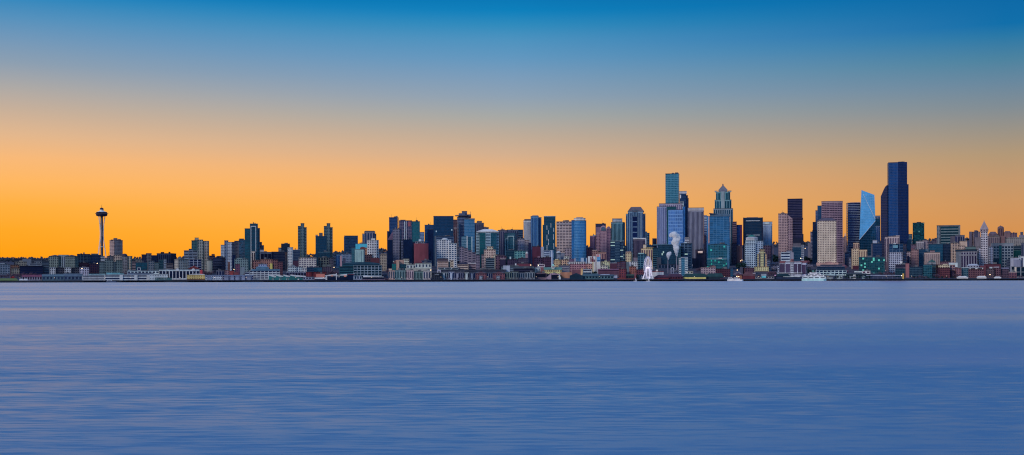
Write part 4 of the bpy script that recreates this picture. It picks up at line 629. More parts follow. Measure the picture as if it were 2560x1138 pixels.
B('office_building', 'rose brick office with roof tower in front of the white gridded block', 3000, V(2278, 2297, 625, 'G', (156, 112, 112), (96, 66, 84), cp=4.2), V(2278, 2284, 621, 'P', (112, 66, 80), yb=625), V(2266, 2278, 630, 'G', (160, 130, 140), gK, off=4, cp=4.4), V(2268, 2273, 640, 'P', (20, 26, 60), off=-2, dep=3))
B('office_building', 'deep blue slab between the rose brick office and the beige columned block', 3020, V(2297, 2314, 624, 'C', DG, (10, 54, 88), ln=(20, 60, 90), cap=1), V(2312, 2320, 622, 'P', (70, 90, 110), off=20))
B('office_building', 'wide dark teal block behind the beige columned block', 3220, V(2313, 2357, 611, 'C', DG, (10, 70, 100), ln=(12, 70, 98), cap=1), V(2357, 2377, 611, 'C', DG, (8, 32, 60), ln=(10, 40, 70), off=4, lit=.01))
B('office_building', 'beige columned courthouse-like block in front of the wide dark teal block', 2950, V(2310, 2351, 632, 'V', (178, 144, 138), (84, 64, 84), cp=4.6, wf=.45, c=-.03, u=0), V(2325, 2337, 627, 'P', (130, 96, 106), yb=632, cap=1))
B('office_building', 'grey-green banded office with rounded frame, widest on the right skyline', 3560, V(2342, 2351, 564.5, 'G', (118, 116, 124), (70, 86, 96), cp=5, wf=.5, u=0), V(2351, 2397, 566, 'B', (106, 118, 124), (14, 68, 80), fp=8, hf=.62, off=3, u=0), V(2397, 2401, 564.5, 'P', (112, 112, 122)), V(2342, 2401, 563.8, 'P', (112, 110, 120), yb=566, off=1, dep=30, cap=1))
B(LR, 'mauve slabs with blue stripe windows in front of the grey-green banded office', 3420, V(2376, 2388, 590, 'P', (104, 88, 100)), V(2387, 2401, 588.5, 'V', (104, 96, 116), (50, 54, 90), cp=8), V(2401, 2412, 588.5, 'V', (116, 108, 124), (30, 50, 84), cp=6))
B('office_building', 'sandy gridded building in two masses left of the pointed white tower', 3080, V(2377, 2399, 608, 'G', (196, 156, 136), (90, 74, 92), cp=5.2, wf=.6, hf=.66, c=.2), V(2399, 2418, 603.5, 'P', (186, 148, 132), cap=1, off=8), V(2396, 2412, 615, 'G', (180, 146, 134), (90, 78, 98), off=2, dep=5, cp=4))
B('office_building', 'grey stone block with giant columns and dark cornice left of the pointed white tower', 2960, V(2390, 2403, 628, 'P', (96, 98, 110)), V(2402, 2442, 628, 'V', (124, 116, 130), (52, 38, 70), cp=6, wf=.55, u=0), V(2388, 2443, 624.5, 'P', (24, 44, 66), yb=628, off=-1.5, dep=30, cap=1), V(2398, 2442, 636, 'P', (116, 108, 120), yb=640, off=-.6, dep=2, name='cornice'), V(2415, 2440, 617, 'P', (80, 100, 104), off=30, cap=1))
B('office_building', 'brown-grey hillside block left behind the pointed white tower', 3800, V(2423, 2430, 579, 'P', (84, 72, 90)), V(2429, 2451, 580, 'G', (140, 112, 118), (104, 84, 100), cp=5, c=.2), V(2436, 2444, 576, 'P', (62, 60, 84)), V(2438, 2452, 594, 'P', (110, 94, 104), off=-18))
B('hospital', 'domed brown tower with stepped wings on the right hilltop', 4150, V(2494, 2510, 570, 'V', (118, 82, 84), (84, 58, 72), cp=6, sh='oct', top=('dome', 565), rc=(110, 78, 86)), V(2500, 2503, 565, 'P', (140, 110, 104), off=14, dep=4, top=('pyr', 563), yb=566), V(2471, 2494, 586, 'P', (96, 74, 88), top=('hip', 579, .5), rc=(92, 72, 86)), V(2510, 2528, 582, 'P', (112, 80, 86), top=('hip', 578, .6), rc=(104, 76, 88)), V(2526, 2543, 583, 'G', (116, 82, 88), gP, cp=8), V(2468, 2500, 592, 'V', (124, 102, 104), (100, 82, 92), cp=6, off=-25, dep=20), V(2500, 2512, 590, 'P', (116, 78, 82), off=-18))
B('hospital', 'pale long hillside building below the domed brown tower', 3900, V(2514, 2575, 596, 'G', (132, 118, 116), (104, 96, 106), cp=6, hf=.4, wf=.5), V(2548, 2580, 587, 'P', (112, 96, 112), off=40), V(2551, 2558, 579, 'P', (70, 68, 92), off=45), V(2520, 2560, 594, 'P', (130, 126, 126), yb=596, off=4))
B('office_building', 'grey-green gridded building with teal centre bay right of the pointed white tower', 3060, V(2483, 2498, 615, 'G', (112, 118, 130), (14, 56, 76), cp=6, fp=7, wf=.7, hf=.62, u=0), V(2498, 2504, 614, 'C', DG, (8, 66, 80), off=-1), V(2504, 2534, 615, 'G', (112, 118, 130), (22, 50, 74), cp=6.4, fp=7, wf=.66, hf=.62, u=0), V(2478, 2534, 609, 'P', (110, 110, 122), yb=616, off=-.5, dep=26, cap=1, rc=(100, 112, 120)), V(2483, 2497, 647, 'C', DG, (10, 40, 62), off=-8, dep=7), V(2516, 2528, 650, 'C', DG, (40, 50, 76), ln=(70, 76, 96), off=-14, dep=10))
B('office_building', 'dark green glass front with grey upper wall at the right photo edge', 3120, V(2534, 2554, 626, 'C', DG, (6, 54, 60), cap=1, rc=(60, 90, 90)), V(2534, 2554, 615, 'B', (62, 78, 92), gD, off=3, fp=6), V(2553, 2590, 608, 'V', (84, 86, 108), (52, 60, 84), cp=5, off=-2), V(2548, 2556, 612, 'P', (100, 100, 100), off=6))
B('apartment_block', 'white and grey building of broken slabs near the right photo edge', 2920, V(2526, 2546, 645, 'P', (146, 140, 158), cap=1), V(2546, 2552, 640, 'G', (180, 180, 200), gN, cp=5, fp=5), V(2552, 2585, 641, 'V', (190, 186, 206), (70, 76, 108), cp=6), V(2534, 2552, 649, 'P', (120, 116, 140), off=-6))
# Pioneer square brick row
B('warehouse', 'maroon brick warehouse with cream crown floor at the right shore', 2740, V(2341, 2375, 670, 'G', (98, 46, 58), (64, 36, 54), cp=4.4, u=0), V(2345, 2374, 663, 'G', (200, 172, 140), (120, 96, 92), yb=670, cp=5, fp=3.5), V(2357, 2369, 660, 'P', (190, 166, 140), yb=664), V(2340, 2352, 661, 'P', (110, 48, 58), off=14))
B('warehouse', 'rose brick warehouse with white trimmed floor, third from the maroon one', 2750, V(2375, 2388, 663, 'G', (150, 108, 110), gP, cp=5, fp=5), V(2388, 2394, 668, 'P', (84, 46, 60)), V(2376, 2386, 677, 'G', (64, 44, 70), gK, off=-6, dep=5))
B('warehouse', 'narrow salmon brick house among darker brick warehouses', 2730, V(2390, 2403, 671, 'G', (138, 84, 90), (84, 60, 80), cp=4.6))
B('apartment_block', 'teal block with white cornice in the brick warehouse row', 2735, V(2404, 2421, 670, 'G', (60, 92, 110), (10, 66, 84), cp=4.4, cap=1, rc=(170, 178, 200)))
B('warehouse', 'long purple-brown brick warehouse with white arched awning on its roof', 2725, V(2421, 2460, 674, 'G', (104, 62, 72), (74, 44, 62), cp=4.6, u=0), V(2424, 2458, 670, 'G', (190, 196, 216), gK, yb=674, cp=14, fp=4, wf=.7, hf=.6, cap=1))
B('warehouse', 'grey-brown brick block with small roof lights in the right row', 2728, V(2465, 2486, 672, 'G', (92, 72, 82), (56, 44, 62), cp=4.4), V(2474, 2481, 668, 'P', (180, 180, 190), yb=672, cap=1))
B('warehouse', 'plain plum brick block right of the grey-brown one', 2729, V(2486, 2502, 670, 'G', (98, 60, 74), (60, 40, 60), cp=4.4), V(2484, 2498, 667, 'P', (160, 150, 166), yb=670))
B('warehouse', 'dark mauve brick block with low gable at the right shore', 2730, V(2503, 2522, 672, 'G', (88, 64, 84), gK, cp=4.4, top=('gable', 669), rc=(110, 96, 116)))
B(LR, 'low wine-red shop with cream cornice near the right photo edge', 2700, V(2522, 2542, 681, 'G', (116, 66, 80), gP, cp=5, cap=1, rc=(190, 160, 160)))
B('apartment_block', 'cream framed dark glass block at the right photo edge', 2745, V(2528, 2537, 667, 'G', (150, 146, 150), gD, cp=7, fp=9, wf=.75, hf=.85), V(2537, 2541, 668, 'P', (196, 168, 150), off=-1), V(2541, 2585, 668, 'G', (130, 130, 140), gD, cp=9, fp=9, wf=.8, hf=.9, cap=1))
B('office_building', 'dark red brick slab behind the brick warehouse row', 2860, V(2460, 2502, 661, 'P', (86, 36, 54), cap=1), V(2449, 2466, 664, 'P', (100, 46, 60), off=-5))
B(LR, 'white tiled hip-roofed house behind the arched awning warehouse', 2800, V(2418, 2447, 664, 'G', (150, 146, 164), gP, cp=6, top=('hip', 660, .6), rc=(150, 150, 170)))
B(LR, 'low brown hall with pale roof below the sandy gridded building', 2850, V(2350, 2376, 655, 'G', (112, 72, 86), gP, cp=5, cap=1), V(2372, 2394, 658, 'P', (180, 184, 204), cap=1, rc=(170, 176, 196)), V(2378, 2386, 655, 'P', (130, 90, 90), yb=658))
B('office_building', 'long dark navy glass building behind the orange ferry ramp', 2740, V(2238, 2274, 672, 'C', DG, (10, 46, 66), ln=(20, 64, 80), cp=4), V(2274, 2306, 668, 'C', DG, (18, 46, 70), ln=(34, 70, 90), cap=1), V(2238, 2280, 662, 'B', (70, 62, 84), gK, off=25, fp=6), V(2264, 2273, 659, 'P', (150, 84, 90), off=-1, dep=8))
B('apartment_block', 'teal green corner block with grey stone gable behind', 2720, V(2308, 2340, 662, 'C', DG, (14, 68, 90), ln=(20, 84, 100), cp=4, c=-.3, var=.9), V(2320, 2340, 655, 'P', (124, 120, 130), off=26, top=('gablef', 648, .5), rc=(50, 86, 92)))
B(LR, 'low dark station roof between the white terminal and the teal lit block', 2720, V(2115, 2176, 686, 'B', (44, 66, 84), gD, fp=5), V(2155, 2176, 677.5, 'G', (200, 190, 200), (110, 60, 90), off=20, cp=12, fp=5), V(2136, 2155, 678, 'P', (180, 186, 196), off=22, yb=681))

def tower_named():
    # ---------- the tallest black tower
    D = 3230; px = 2237
    r, su, sz, g = placed(OT, px, D, 'tallest tower on the right, near-black blue glass with curved shoulder and roof mast', 'building')
    u = lambda x: (x-px)*su
    z = lambda y: zat(px, y, D)-g
    ga = glass_mat((8, 62, 120), (8, 50, 98), 3.5, 4.2, .14, .3); gb = glass_mat((6, 38, 86), (6, 30, 70), 3.5, 4.2, .14, .3); gc = glass_mat((16, 36, 80), (36, 34, 66), 3.5, 4.4, .2, .4)  # left face lighter, right face darker: fall of light put into the tints
    m = MB(); P = [(u(2219), 10), (u(2222), 2), (u(2245), 0), (u(2247), 8), (u(2250), 36), (u(2219), 36)]; m.prism(P, -3, z(407)); m.build('main_shaft', ga, r)
    m = MB(); P = [(u(2245), 0), (u(2268), 6), (u(2268), 40), (u(2245), 40)]; P = [(a+.3, b+.3) for a, b in P]; m.prism(P, -3, z(405.5)); m.build('main_shaft', gb, r)
    m = MB(); m.prism([(u(2253), 3), (u(2272), 9), (u(2272), 38), (u(2253), 38)], -3, z(461)); m.build('side_shaft', gb, r)
    m = MB()
    n = 10; pts = [(2202, 490)]+[(2202+17*i/n, 490-28*math.sin(i/n*math.pi/2)**1.15) for i in range(1, n+1)]
    for (a, ya), (b, yb_) in zip(pts, pts[1:]):
        y0 = 6+ (b-2202)*.1
        m.prism([(u(a), y0), (u(b), y0-.1), (u(b), 34), (u(a), 34)], -3, [z(ya), z(yb_), z(yb_), z(ya)])
    m.build('curved_shoulder', gc, r)
    m = MB(); m.box(u(2221), u(2247), 4, 34, z(407)-.1, z(405.5)); m.build('roof', wall_mat((36, 44, 70)), r)
    m = MB(); m.box(u(2246), u(2262), 8, 36, z(405.5)-.1, z(404)); m.build('roof', wall_mat((36, 44, 70)), r)
    m = MB(); m.tube((u(2256), 20, z(404.5)), (u(2256), 20, z(401)), .5, .3); m.build('mast', wall_mat((80, 70, 84)), r)
    m = MB(); m.prism([(u(2244.6), -.6), (u(2245.6), -.6), (u(2245.6), .8), (u(2244.6), .8)], -3, z(407)); m.build('corner_trim', wall_mat((40, 70, 120)), r)
    # ---------- faceted bright glass tower
    D = 3260; px = 2169
    r, su, sz, g = placed(OT, px, D, 'faceted light blue glass tower with slanted top and diagonal fold', 'building')
    V3 = lambda x, v, y: ((x-px)*su, v, zat(px, y, D)-g)
    TL, TR = V3(2154, 8, 474.5), V3(2186.5, 10, 487.5); MR = V3(2189, -1, 552.5); BL = V3(2148.5, -1, 600)
    def coplanar(a, b_, c, q):      # move q along the depth axis into the plane of a, b, c
        n = (Vector(b_)-Vector(a)).cross(Vector(c)-Vector(a)); return (q[0], a[1]-(n.x*(q[0]-a[0])+n.z*(q[2]-a[2]))/n.y, q[2])
    TR = coplanar(BL, MR, TL, TR)
    bl, br = V3(2153, 9, 668), V3(2191, 9, 668); kTL, kTR, kbl, kbr = V3(2154, 36, 478), V3(2186.5, 36, 490), V3(2153, 36, 668), V3(2191, 36, 668)
    def fac(pts, name, mat):
        m = MB(); o = Vector(pts[0]); ex = (Vector(pts[1])-o).normalized()
        m.face(pts, [((Vector(p)-o).dot(Vector((1, 0, 0))), p[2]) for p in pts]); return m.build(name, mat, r)
    gu = glass_mat((74, 142, 192), (92, 150, 196), 5, 4.4, .05, .12); gl_ = glass_mat((10, 70, 108), (14, 60, 92), 5, 4.4, .1, .5)  # one glass, two tints: mirrored bright sky and dark water painted in
    fac([BL, MR, TR, TL], 'upper_facet', gu); fac([bl, br, MR, BL], 'lower_facet', gl_)
    fac([MR, br, kbr, kTR, TR], 'side_facet', gl_); fac([TL, kTL, kbl, bl, BL], 'side_facet', gu)
    fac([kbl, kTL, kTR, kbr], 'rear_facet', gl_); fac([TL, TR, kTR, kTL], 'roof', wall_mat((60, 80, 110)))
    for a, b in ((V3(2158, 7.2, 484), V3(2188.5, -1.5, 548)), (BL, MR)):
        m = MB(); m.tube((a[0], a[1]-.4, a[2]), (b[0], b[1]-.4, b[2]), .45, .45, 5); m.build('fold_line', wall_mat((190, 200, 214)), r)
    # ---------- pointed white tower
    D = 3000; px = 2460.5
    r = B(OT, 'white terracotta tower with pointed pyramid roof on a broad gridded base', 3000,
      V(2452, 2469.5, 579, 'G', (186, 168, 176), (46, 38, 66), cp=5.2, fp=4.4, wf=.66, hf=.55, u=0),
      V(2443, 2452.5, 617, 'G', (150, 138, 146), (50, 42, 70), cp=4.6, fp=4.4, off=2, c=.3, u=0), V(2447, 2452.5, 620, 'G', (176, 166, 186), (50, 42, 70), cp=3.4, fp=4.4, off=.5, dep=2),
      V(2469, 2482.5, 617, 'G', (150, 146, 166), (56, 52, 80), cp=3.6, fp=4.4, off=1, c=-.5, u=0),
      V(2450.5, 2471, 573.5, 'G', (150, 126, 134), (60, 50, 70), yb=579, cp=6, fp=5.5, wf=.4, hf=.5, off=-1, dep=21, top=('pyr', 551.5), rc=(140, 118, 126), u=0, name='observation_floor'),
      V(2460, 2461.2, 549.5, 'P', (150, 130, 130), yb=556, off=8.5, dep=1.4, name='finial'))
tower_named()
# ================= waterfront piers, left to right
B(PS, 'maroon-roofed pier building with white columns behind the lawn', 2660, V(56, 105, 692, 'V', (150, 140, 156), (70, 44, 70), cp=5, top=('gable', 687), rc=(120, 54, 76)))
B(PS, 'long low grey-green pier shed on the far left shore', 2665, V(106, 160, 691, 'V', (86, 108, 124), (48, 66, 92), cp=7, top=('gable', 686), rc=(84, 102, 116)), V(160, 206, 691, 'V', (80, 96, 118), (48, 62, 92), cp=7, top=('gable', 684), rc=(78, 90, 108)))
B('warehouse', 'flat grey shed with tiny white lights behind the long pier shed', 2740, V(140, 192, 684, 'V', (74, 84, 104), (50, 60, 86), cp=8, u=1))
B('pier_building', 'long white three-deck pier building with teal roof pavilion', 2640, V(206, 262, 690, 'B', (196, 204, 216), (24, 50, 84), fp=5, hf=.5, u=0), V(222, 262, 686, 'B', (180, 196, 206), (24, 50, 84), yb=690, fp=5, hf=.4, u=0, flush=1, off=2, rc=(90, 150, 160)), V(262, 388, 687, 'B', (186, 196, 216), (18, 40, 76), fp=5.4, hf=.5, off=-1, u=0), V(300, 310, 684, 'P', (90, 150, 160), yb=687.5, off=3), V(266, 300, 683, 'P', (96, 158, 168), yb=687.5, off=3, cap=1, rc=(110, 160, 170)), V(320, 385, 684, 'P', (92, 100, 140), yb=687.5, off=5, cap=1), *[V(q-4, q+4, 687.5, 'P', (190, 200, 216), off=-2.4, dep=1.4, name='arched_bay') for q in (303, 340, 371)])
B('pier_building', 'white low wing with a row of tiny square windows right of the three-deck pier building', 2630, V(374, 420, 686, 'G', (186, 192, 208), (30, 46, 80), cp=3.4, fp=5, hf=.3, wf=.4, u=0), V(388, 430, 695, 'P', (60, 100, 110), cap=1))
B('pier_terminal', 'white arcaded roof storey with square sign frame behind the long white pier building', 2700, V(318, 398, 677.5, 'G', (178, 184, 204), gN, cp=8, fp=7, wf=.72, hf=.5, u=0), V(320, 328, 675, 'P', (180, 186, 204), yb=677.5, top=('gablef', 674)), V(343, 352, 669, 'G', (190, 192, 208), gN, yb=677, cp=9, fp=9, wf=.66, hf=.6, off=3, dep=3), V(358, 368, 676, 'P', (70, 80, 110), yb=678, top=('gablef', 673)))
B('pier_terminal', 'white tall colonnade with dark openings and round arch gables', 2690, V(398, 499, 676, 'G', (196, 200, 216), (18, 34, 66), cp=7, fp=17, wf=.76, hf=.8, u=0), V(398, 499, 674.6, 'P', (180, 186, 206), yb=677.5, off=-.4, dep=12, cap=1), *[V(a, a+9, 676, 'P', (210, 212, 222), yb=678, off=-1, dep=3, top=('arch', 671), rc=(204, 208, 220), name='arch_gable') for a in (439, 479)], V(414, 421, 673, 'P', (200, 206, 216), yb=675, off=3), V(491, 497, 673, 'P', (190, 196, 212), yb=676, off=3, dep=4))
B('pier_building', 'ochre yellow pier building with curved white roof', 2625, V(467, 513, 688, 'G', (216, 162, 84), (110, 70, 50), cp=5, fp=5, wf=.3, hf=.3, u=0), V(474, 513, 687, 'P', (220, 214, 208), yb=688.5, off=1, top=('arch', 684.5), rc=(214, 210, 206)), V(467, 512, 697.5, 'P', (110, 74, 56), off=-.9, dep=.8, yb=700, name='dark_band'))
B('chimney', 'bright red funnel-like drum behind the ochre pier building', 2670, V(501, 507, 675, 'P', (196, 36, 52), sh='round', dep=4), cat='chimney')
B('hotel', 'long low grey waterfront hotel with gabled bays and tiny white-framed windows', 2620, V(513, 556, 689.5, 'G', (178, 176, 196), (84, 80, 112), cp=4.6, fp=4.6, wf=.5, hf=.5, u=0, top=('gable', 687.5), rc=(90, 90, 112)), V(556, 634, 689.5, 'G', (128, 124, 150), (48, 50, 84), cp=4.6, fp=4.6, wf=.6, hf=.55, u=0, top=('gable', 687.5), rc=(100, 104, 124)), *[V(q, q+9, 692, 'P', (128, 130, 158), off=-1.6, dep=2, top=('gablef', 688), rc=(112, 114, 144), name='gabled_bay') for q in (518, 562, 576, 590, 604, 618)])
B('warehouse', 'white-framed open parking deck with dark bays right of the grey waterfront hotel', 2680, V(623, 700, 677, 'G', (190, 186, 196), (28, 38, 76), cp=8, fp=5.2, wf=.85, hf=.6, u=0), V(612, 624, 681, 'B', (170, 170, 186), (28, 38, 76), fp=5), V(628, 700, 674, 'P', (60, 96, 124), yb=677.5, off=-.5, dep=22, cap=1, rc=(70, 110, 140)), V(640, 672, 669, 'P', (80, 110, 134), yb=674, off=6, top=('hip', 666, .6), rc=(78, 112, 138)))
B(LR, 'small red building with tan neighbour behind the grey waterfront hotel', 2720, V(572, 585, 678, 'P', (150, 50, 50), cap=1), V(562, 575, 676, 'G', (150, 104, 108), gP, cp=5), V(540, 561, 676, 'V', (96, 92, 112), gN, cp=6), V(582, 596, 681, 'P', (120, 50, 56)))
B(LR, 'maroon glazed block behind the grey waterfront hotel, right of the small red building', 2800, V(588, 600, 661, 'G', (116, 62, 84), (70, 50, 84), cp=4), V(570, 575, 655, 'P', (112, 66, 62), off=10), V(600, 612, 668, 'P', (110, 116, 128)))
for k, (a, b) in enumerate(((672, 690), (690, 708), (708, 725))):
    B(PS, ['leftmost teal sawtooth shed with white roof on the pier', 'middle teal sawtooth shed with white roof on the pier', 'third teal sawtooth shed with white roof, next to the long-roofed one'][k], 2625+k, V(a, b, (689, 695), 'P', (16, 108, 112)), V(a+.5, b, (686.5, 690), 'P', (226, 214, 206), yb=692.5, off=1.5, dep=18, name='sloped_roof'), V(a+8, a+13, 696, 'G', (190, 190, 190), gK, off=-.6, dep=3, cp=4, fp=5), group='teal sawtooth sheds')
B(PS, 'teal sawtooth shed with the longest white roof, right end of its row', 2629, V(725, 758, (689, 696), 'P', (14, 96, 100)), V(726, 765, (686.5, 690.3), 'P', (228, 216, 208), yb=692.5, off=1.5, dep=18, name='sloped_roof'), V(744, 748, 697, 'P', (190, 196, 200), off=-.8, dep=2), group='teal sawtooth sheds')
B('pier_building', 'dark low pier hall with pale roof line behind the teal sheds', 2690, V(716, 766, 681, 'V', (70, 72, 100), (24, 26, 58), cp=6, cap=1, rc=(140, 140, 160), u=0))
B('pier_building', 'maroon and orange boxy pier building right of the teal sheds', 2650, V(765, 779, 681, 'G', (128, 40, 52), (90, 34, 50), cp=7, u=0), V(779, 815, 681, 'G', (118, 36, 50), (84, 30, 46), cp=7, off=2, u=0), V(790, 812, 685, 'P', (206, 106, 90), off=-2, dep=3, cap=1))
B('pier_building', 'grey deck house with a white framed sign below the maroon pier building', 2612, V(757, 786, 693, 'G', (130, 130, 152), (40, 46, 76), cp=6, fp=5), V(788, 818, 693.5, 'P', (40, 50, 80), dep=6), V(787, 818, 694, 'P', (200, 196, 214), off=-.6, dep=.5, yb=697.5, name='sign_panel'), V(814, 818, 691, 'P', (196, 196, 212), off=-.6, dep=1))
B('canopy', 'long white pier canopy with orange underside and dark hall beneath', 2630, V(818, 870, 693, 'C', DG, (10, 30, 62)), V(812, 842, (688.5, 685), 'P', (226, 208, 206), yb=689.5, off=-2, dep=16, name='canopy_wing'), V(842, 868, (687.5, 685), 'P', (226, 206, 204), yb=689, off=-2, dep=16, name='canopy_wing'), V(827, 833, 688.5, 'P', (220, 116, 76), yb=691, off=-3, dep=12, name='soffit'), V(860, 866, 688.5, 'P', (216, 110, 80), yb=692.5, off=-3, dep=12, name='soffit'), V(844, 849, 688, 'G', (230, 206, 180), gK, yb=693, off=-2, cp=4), V(870, 886, 685, 'P', (140, 60, 90), yb=686.3, off=0, dep=14, name='canopy_wing'), cat='canopy')
B('mast_pole', 'thick white pole standing in front of the long white canopy', 2605, V(840, 841.8, 683, 'P', (226, 222, 230), dep=1.5), cat='pole')
B('pier_building', 'navy pier hall with white portal frame right of the long canopy', 2640, V(868, 885, 688, 'C', DG, (10, 34, 72)), V(884, 886, 683, 'P', (170, 174, 196), off=-1, dep=3), V(886, 904, 690, 'V', (150, 150, 176), (14, 54, 76), cp=6))
B('canopy', 'sleek white low canopy pavilion below the curved teal office', 2600, V(905, 963, 698.5, 'P', (130, 100, 120), off=0, dep=9), V(908, 960, (689.2, 692), 'P', (200, 186, 200), yb=694, off=1, dep=7, cap=0), V(906, 960, 693.5, 'C', DG, gK, yb=698.6, off=1.2, dep=6), cat='canopy')
B(LR, 'dim low red-brown shop strip below the sleek white canopy pavilion', 2615, V(930, 972, 698, 'G', (150, 90, 100), gP, cp=5, fp=4), V(936, 966, 694, 'P', (60, 50, 70), off=8))
B(PS, 'dark green gable-fronted pier shed, left of the grey-green twin shed', 2625, V(1424, 1457, 689.5, 'P', (12, 44, 66), top=('gablef', 682.5), rc=(16, 44, 66)), V(1424, 1457, 689, 'P', (70, 110, 120), off=-.6, dep=.5, yb=690, name='eave'))
B(PS, 'grey-green pier shed with lit rows of windows left of the red brick block', 2628, V(1457, 1495, 690, 'G', (64, 96, 108), (14, 44, 64), cp=7, fp=5, lit=.1, top=('gable', 684), rc=(62, 84, 96)), V(1495, 1534, 690, 'G', (70, 100, 112), (14, 44, 64), cp=7, fp=5, lit=.1, top=('gable', 686), rc=(60, 76, 92)), V(1501, 1524, 685.5, 'P', (130, 140, 166), yb=688, off=3, dep=3))
B(LR, 'white two-deck building with orange wall behind the dark green gable shed', 2730, V(1457, 1480, 674, 'B', (184, 190, 214), gN, fp=5), V(1430, 1440, 675, 'P', (112, 64, 80)), V(1440, 1457, 674, 'P', (118, 66, 78)), V(1452, 1457, 671.5, 'P', (210, 150, 90), off=-2), V(1401, 1430, 681, 'P', (176, 108, 80), off=-30))
B('footbridge', 'long brown stair ramp climbing from the shore to the yellow market hall', 2615, V(1325, 1366, (703, 696), 'P', (140, 98, 112), dep=5, off=-4), V(1363, 1378, (697, 683), 'P', (150, 116, 132), dep=5, name='stair_flight'), V(1376, 1403, (683, 685), 'P', (150, 110, 126), yb=687, off=1, dep=5, name='deck'), V(1397, 1402, (684, 694), 'P', (190, 196, 216), dep=4, name='stair_flight'), cat='footbridge')
B(LR, 'dark cavern-like garage under the hillside walkway', 2680, V(1337, 1366, 683, 'B', (112, 84, 98), gK, fp=8, hf=.7), V(1366, 1400, 686, 'C', DG, gK))
B(LR, 'brick-red long market roofs under the pale yellow stucco building', 2740, V(1495, 1548, 675, 'B', (118, 72, 90), (84, 50, 74), fp=4.6, u=3, top=('gable', 672), rc=(126, 70, 90)), V(1534, 1543, 688, 'G', (150, 150, 176), gN, cp=4, off=-50))
B(LR, 'dark green kiosk roof right of the tall red brick block', 2660, V(1567, 1588, 689, 'V', (50, 60, 60), gD, cp=5, top=('gable', 686), rc=(56, 74, 66)))
B('restaurant', 'coral red low waterfront restaurant with lights left of the wheel', 2610, V(1544, 1562, 697, 'G', (206, 90, 84), (120, 50, 70), cp=5, fp=4, lit=.15, litc=(255, 170, 90)), V(1562, 1586, 697.5, 'P', (176, 70, 76), cap=1), V(1586, 1590, 683, 'P', (120, 56, 70), dep=6))
B(LR, 'dark brick flats immediately left of the wheel', 2700, V(1591, 1611, 675, 'G', (104, 48, 64), (60, 36, 56), cp=4.4), V(1591, 1608, 688, 'V', (70, 84, 110), gN, off=-30, dep=8, cp=4))
B('pier_building', 'bright cream-white pier hall with red roof line right of the wheel', 2640, V(1624, 1659, 680, 'P', (250, 236, 226), cap=1, rc=(150, 40, 48), c=.1), V(1640, 1645, 674.5, 'P', (190, 180, 180), yb=678.5, off=6, dep=4, cap=1))
B(PS, 'long dark red pier shed with hipped roof right of the wheel', 2612, V(1634, 1672, 694, 'V', (112, 36, 50), (66, 28, 46), cp=6, top=('hip', 687.5, .4), rc=(70, 36, 58)), V(1668, 1707, 692, 'V', (86, 34, 52), (50, 28, 48), cp=6, off=3, top=('hip', 685, .7), rc=(64, 40, 64)))
B(PS, 'dark green roofed ferry shed with yellow wall', 2614, V(1708, 1768, 692, 'P', (20, 44, 56), top=('hip', 684, .8), rc=(20, 56, 62)), V(1766, 1808, 692, 'P', (24, 44, 60), off=4, top=('hip', 683.5, .8), rc=(26, 60, 68)), V(1708, 1765, 693.2, 'P', (232, 172, 76), off=-1.2, dep=1.2, yb=697.6, name='yellow_wall'), V(1727, 1733, 687, 'P', (190, 206, 210), off=5, dep=2, yb=689.5, name='sign_panel'), V(1800, 1812, 695, 'P', (60, 40, 66), off=-2))
B('pier_building', 'dome-frame arch structure on grey stepped hall behind the red pier shed', 2690, V(1678, 1697, 680, 'G', (112, 110, 136), gN, cp=5), V(1674, 1697, 676, 'P', (90, 86, 110), off=10))
B('pier_building', 'russet pier building lit orange inside beside the moored white boats', 2640, V(1841, 1855, 688, 'P', (150, 86, 60), top=('gable', 685), rc=(84, 46, 58)), V(1855, 1887, 690, 'P', (96, 34, 52), off=2, top=('hip', 681, .5), rc=(90, 52, 62)), V(1869, 1888, 685, 'P', (100, 60, 70), off=20, top=('gable', 682), rc=(150, 120, 120)))  # orange light from inside is put into the left wall colour
B(LR, 'plum brick flats behind the russet pier building', 2800, V(1854, 1886, 670, 'G', (104, 62, 78), (74, 46, 66), cp=5, c=.3), V(1850, 1857, 668, 'P', (70, 66, 86)))
B('pier_building', 'stone pier house with bright turquoise awning', 2625, V(1888, 1935, 692, 'G', (130, 124, 130), (60, 56, 80), cp=6, fp=5), V(1904, 1915, 690, 'P', (70, 180, 200), off=-2, dep=3, yb=694.5, name='awning'), V(1903, 1916, 685, 'P', (130, 130, 140), yb=690, off=6))
B(PS, 'dark round-roofed pier shed left of the white and green ferry', 2640, V(1938, 1976, 690, 'P', (12, 34, 54), top=('hip', 684, .55), rc=(14, 44, 56)), V(1940, 2003, 692, 'P', (30, 44, 74), off=-4, dep=8, yb=699), V(1958, 2000, 691.5, 'P', (180, 190, 210), off=-5, dep=6, yb=692.6, name='roof_edge'), V(1936, 1940, 687.5, 'P', (226, 130, 170), off=-3, dep=2, yb=690, name='pink_sign'))
B('ferry_ramp', 'bright orange ramp tower of the ferry slip', 2600, V(2256, 2260, 684, 'P', (240, 150, 20), dep=4), V(2260.2, 2262, 685, 'P', (40, 34, 50), dep=5), cat='tower')
B('viaduct', 'long pale low roadway deck along the shore right of the white terminal', 2650, V(2166, 2256, 688, 'P', (140, 140, 166), yb=689.6, off=0, dep=12, name='deck'), *[V(q, q+1.2, 689, 'P', (90, 90, 114), off=3, dep=3, name='pillar') for q in range(2170, 2256, 12)], V(2105, 2166, 683.5, 'P', (60, 74, 90), yb=685, off=20, dep=10, name='deck'), *[V(q, q+1.2, 684.5, 'P', (50, 60, 80), off=23, dep=3, name='pillar') for q in range(2110, 2166, 12)], cat='road bridge')
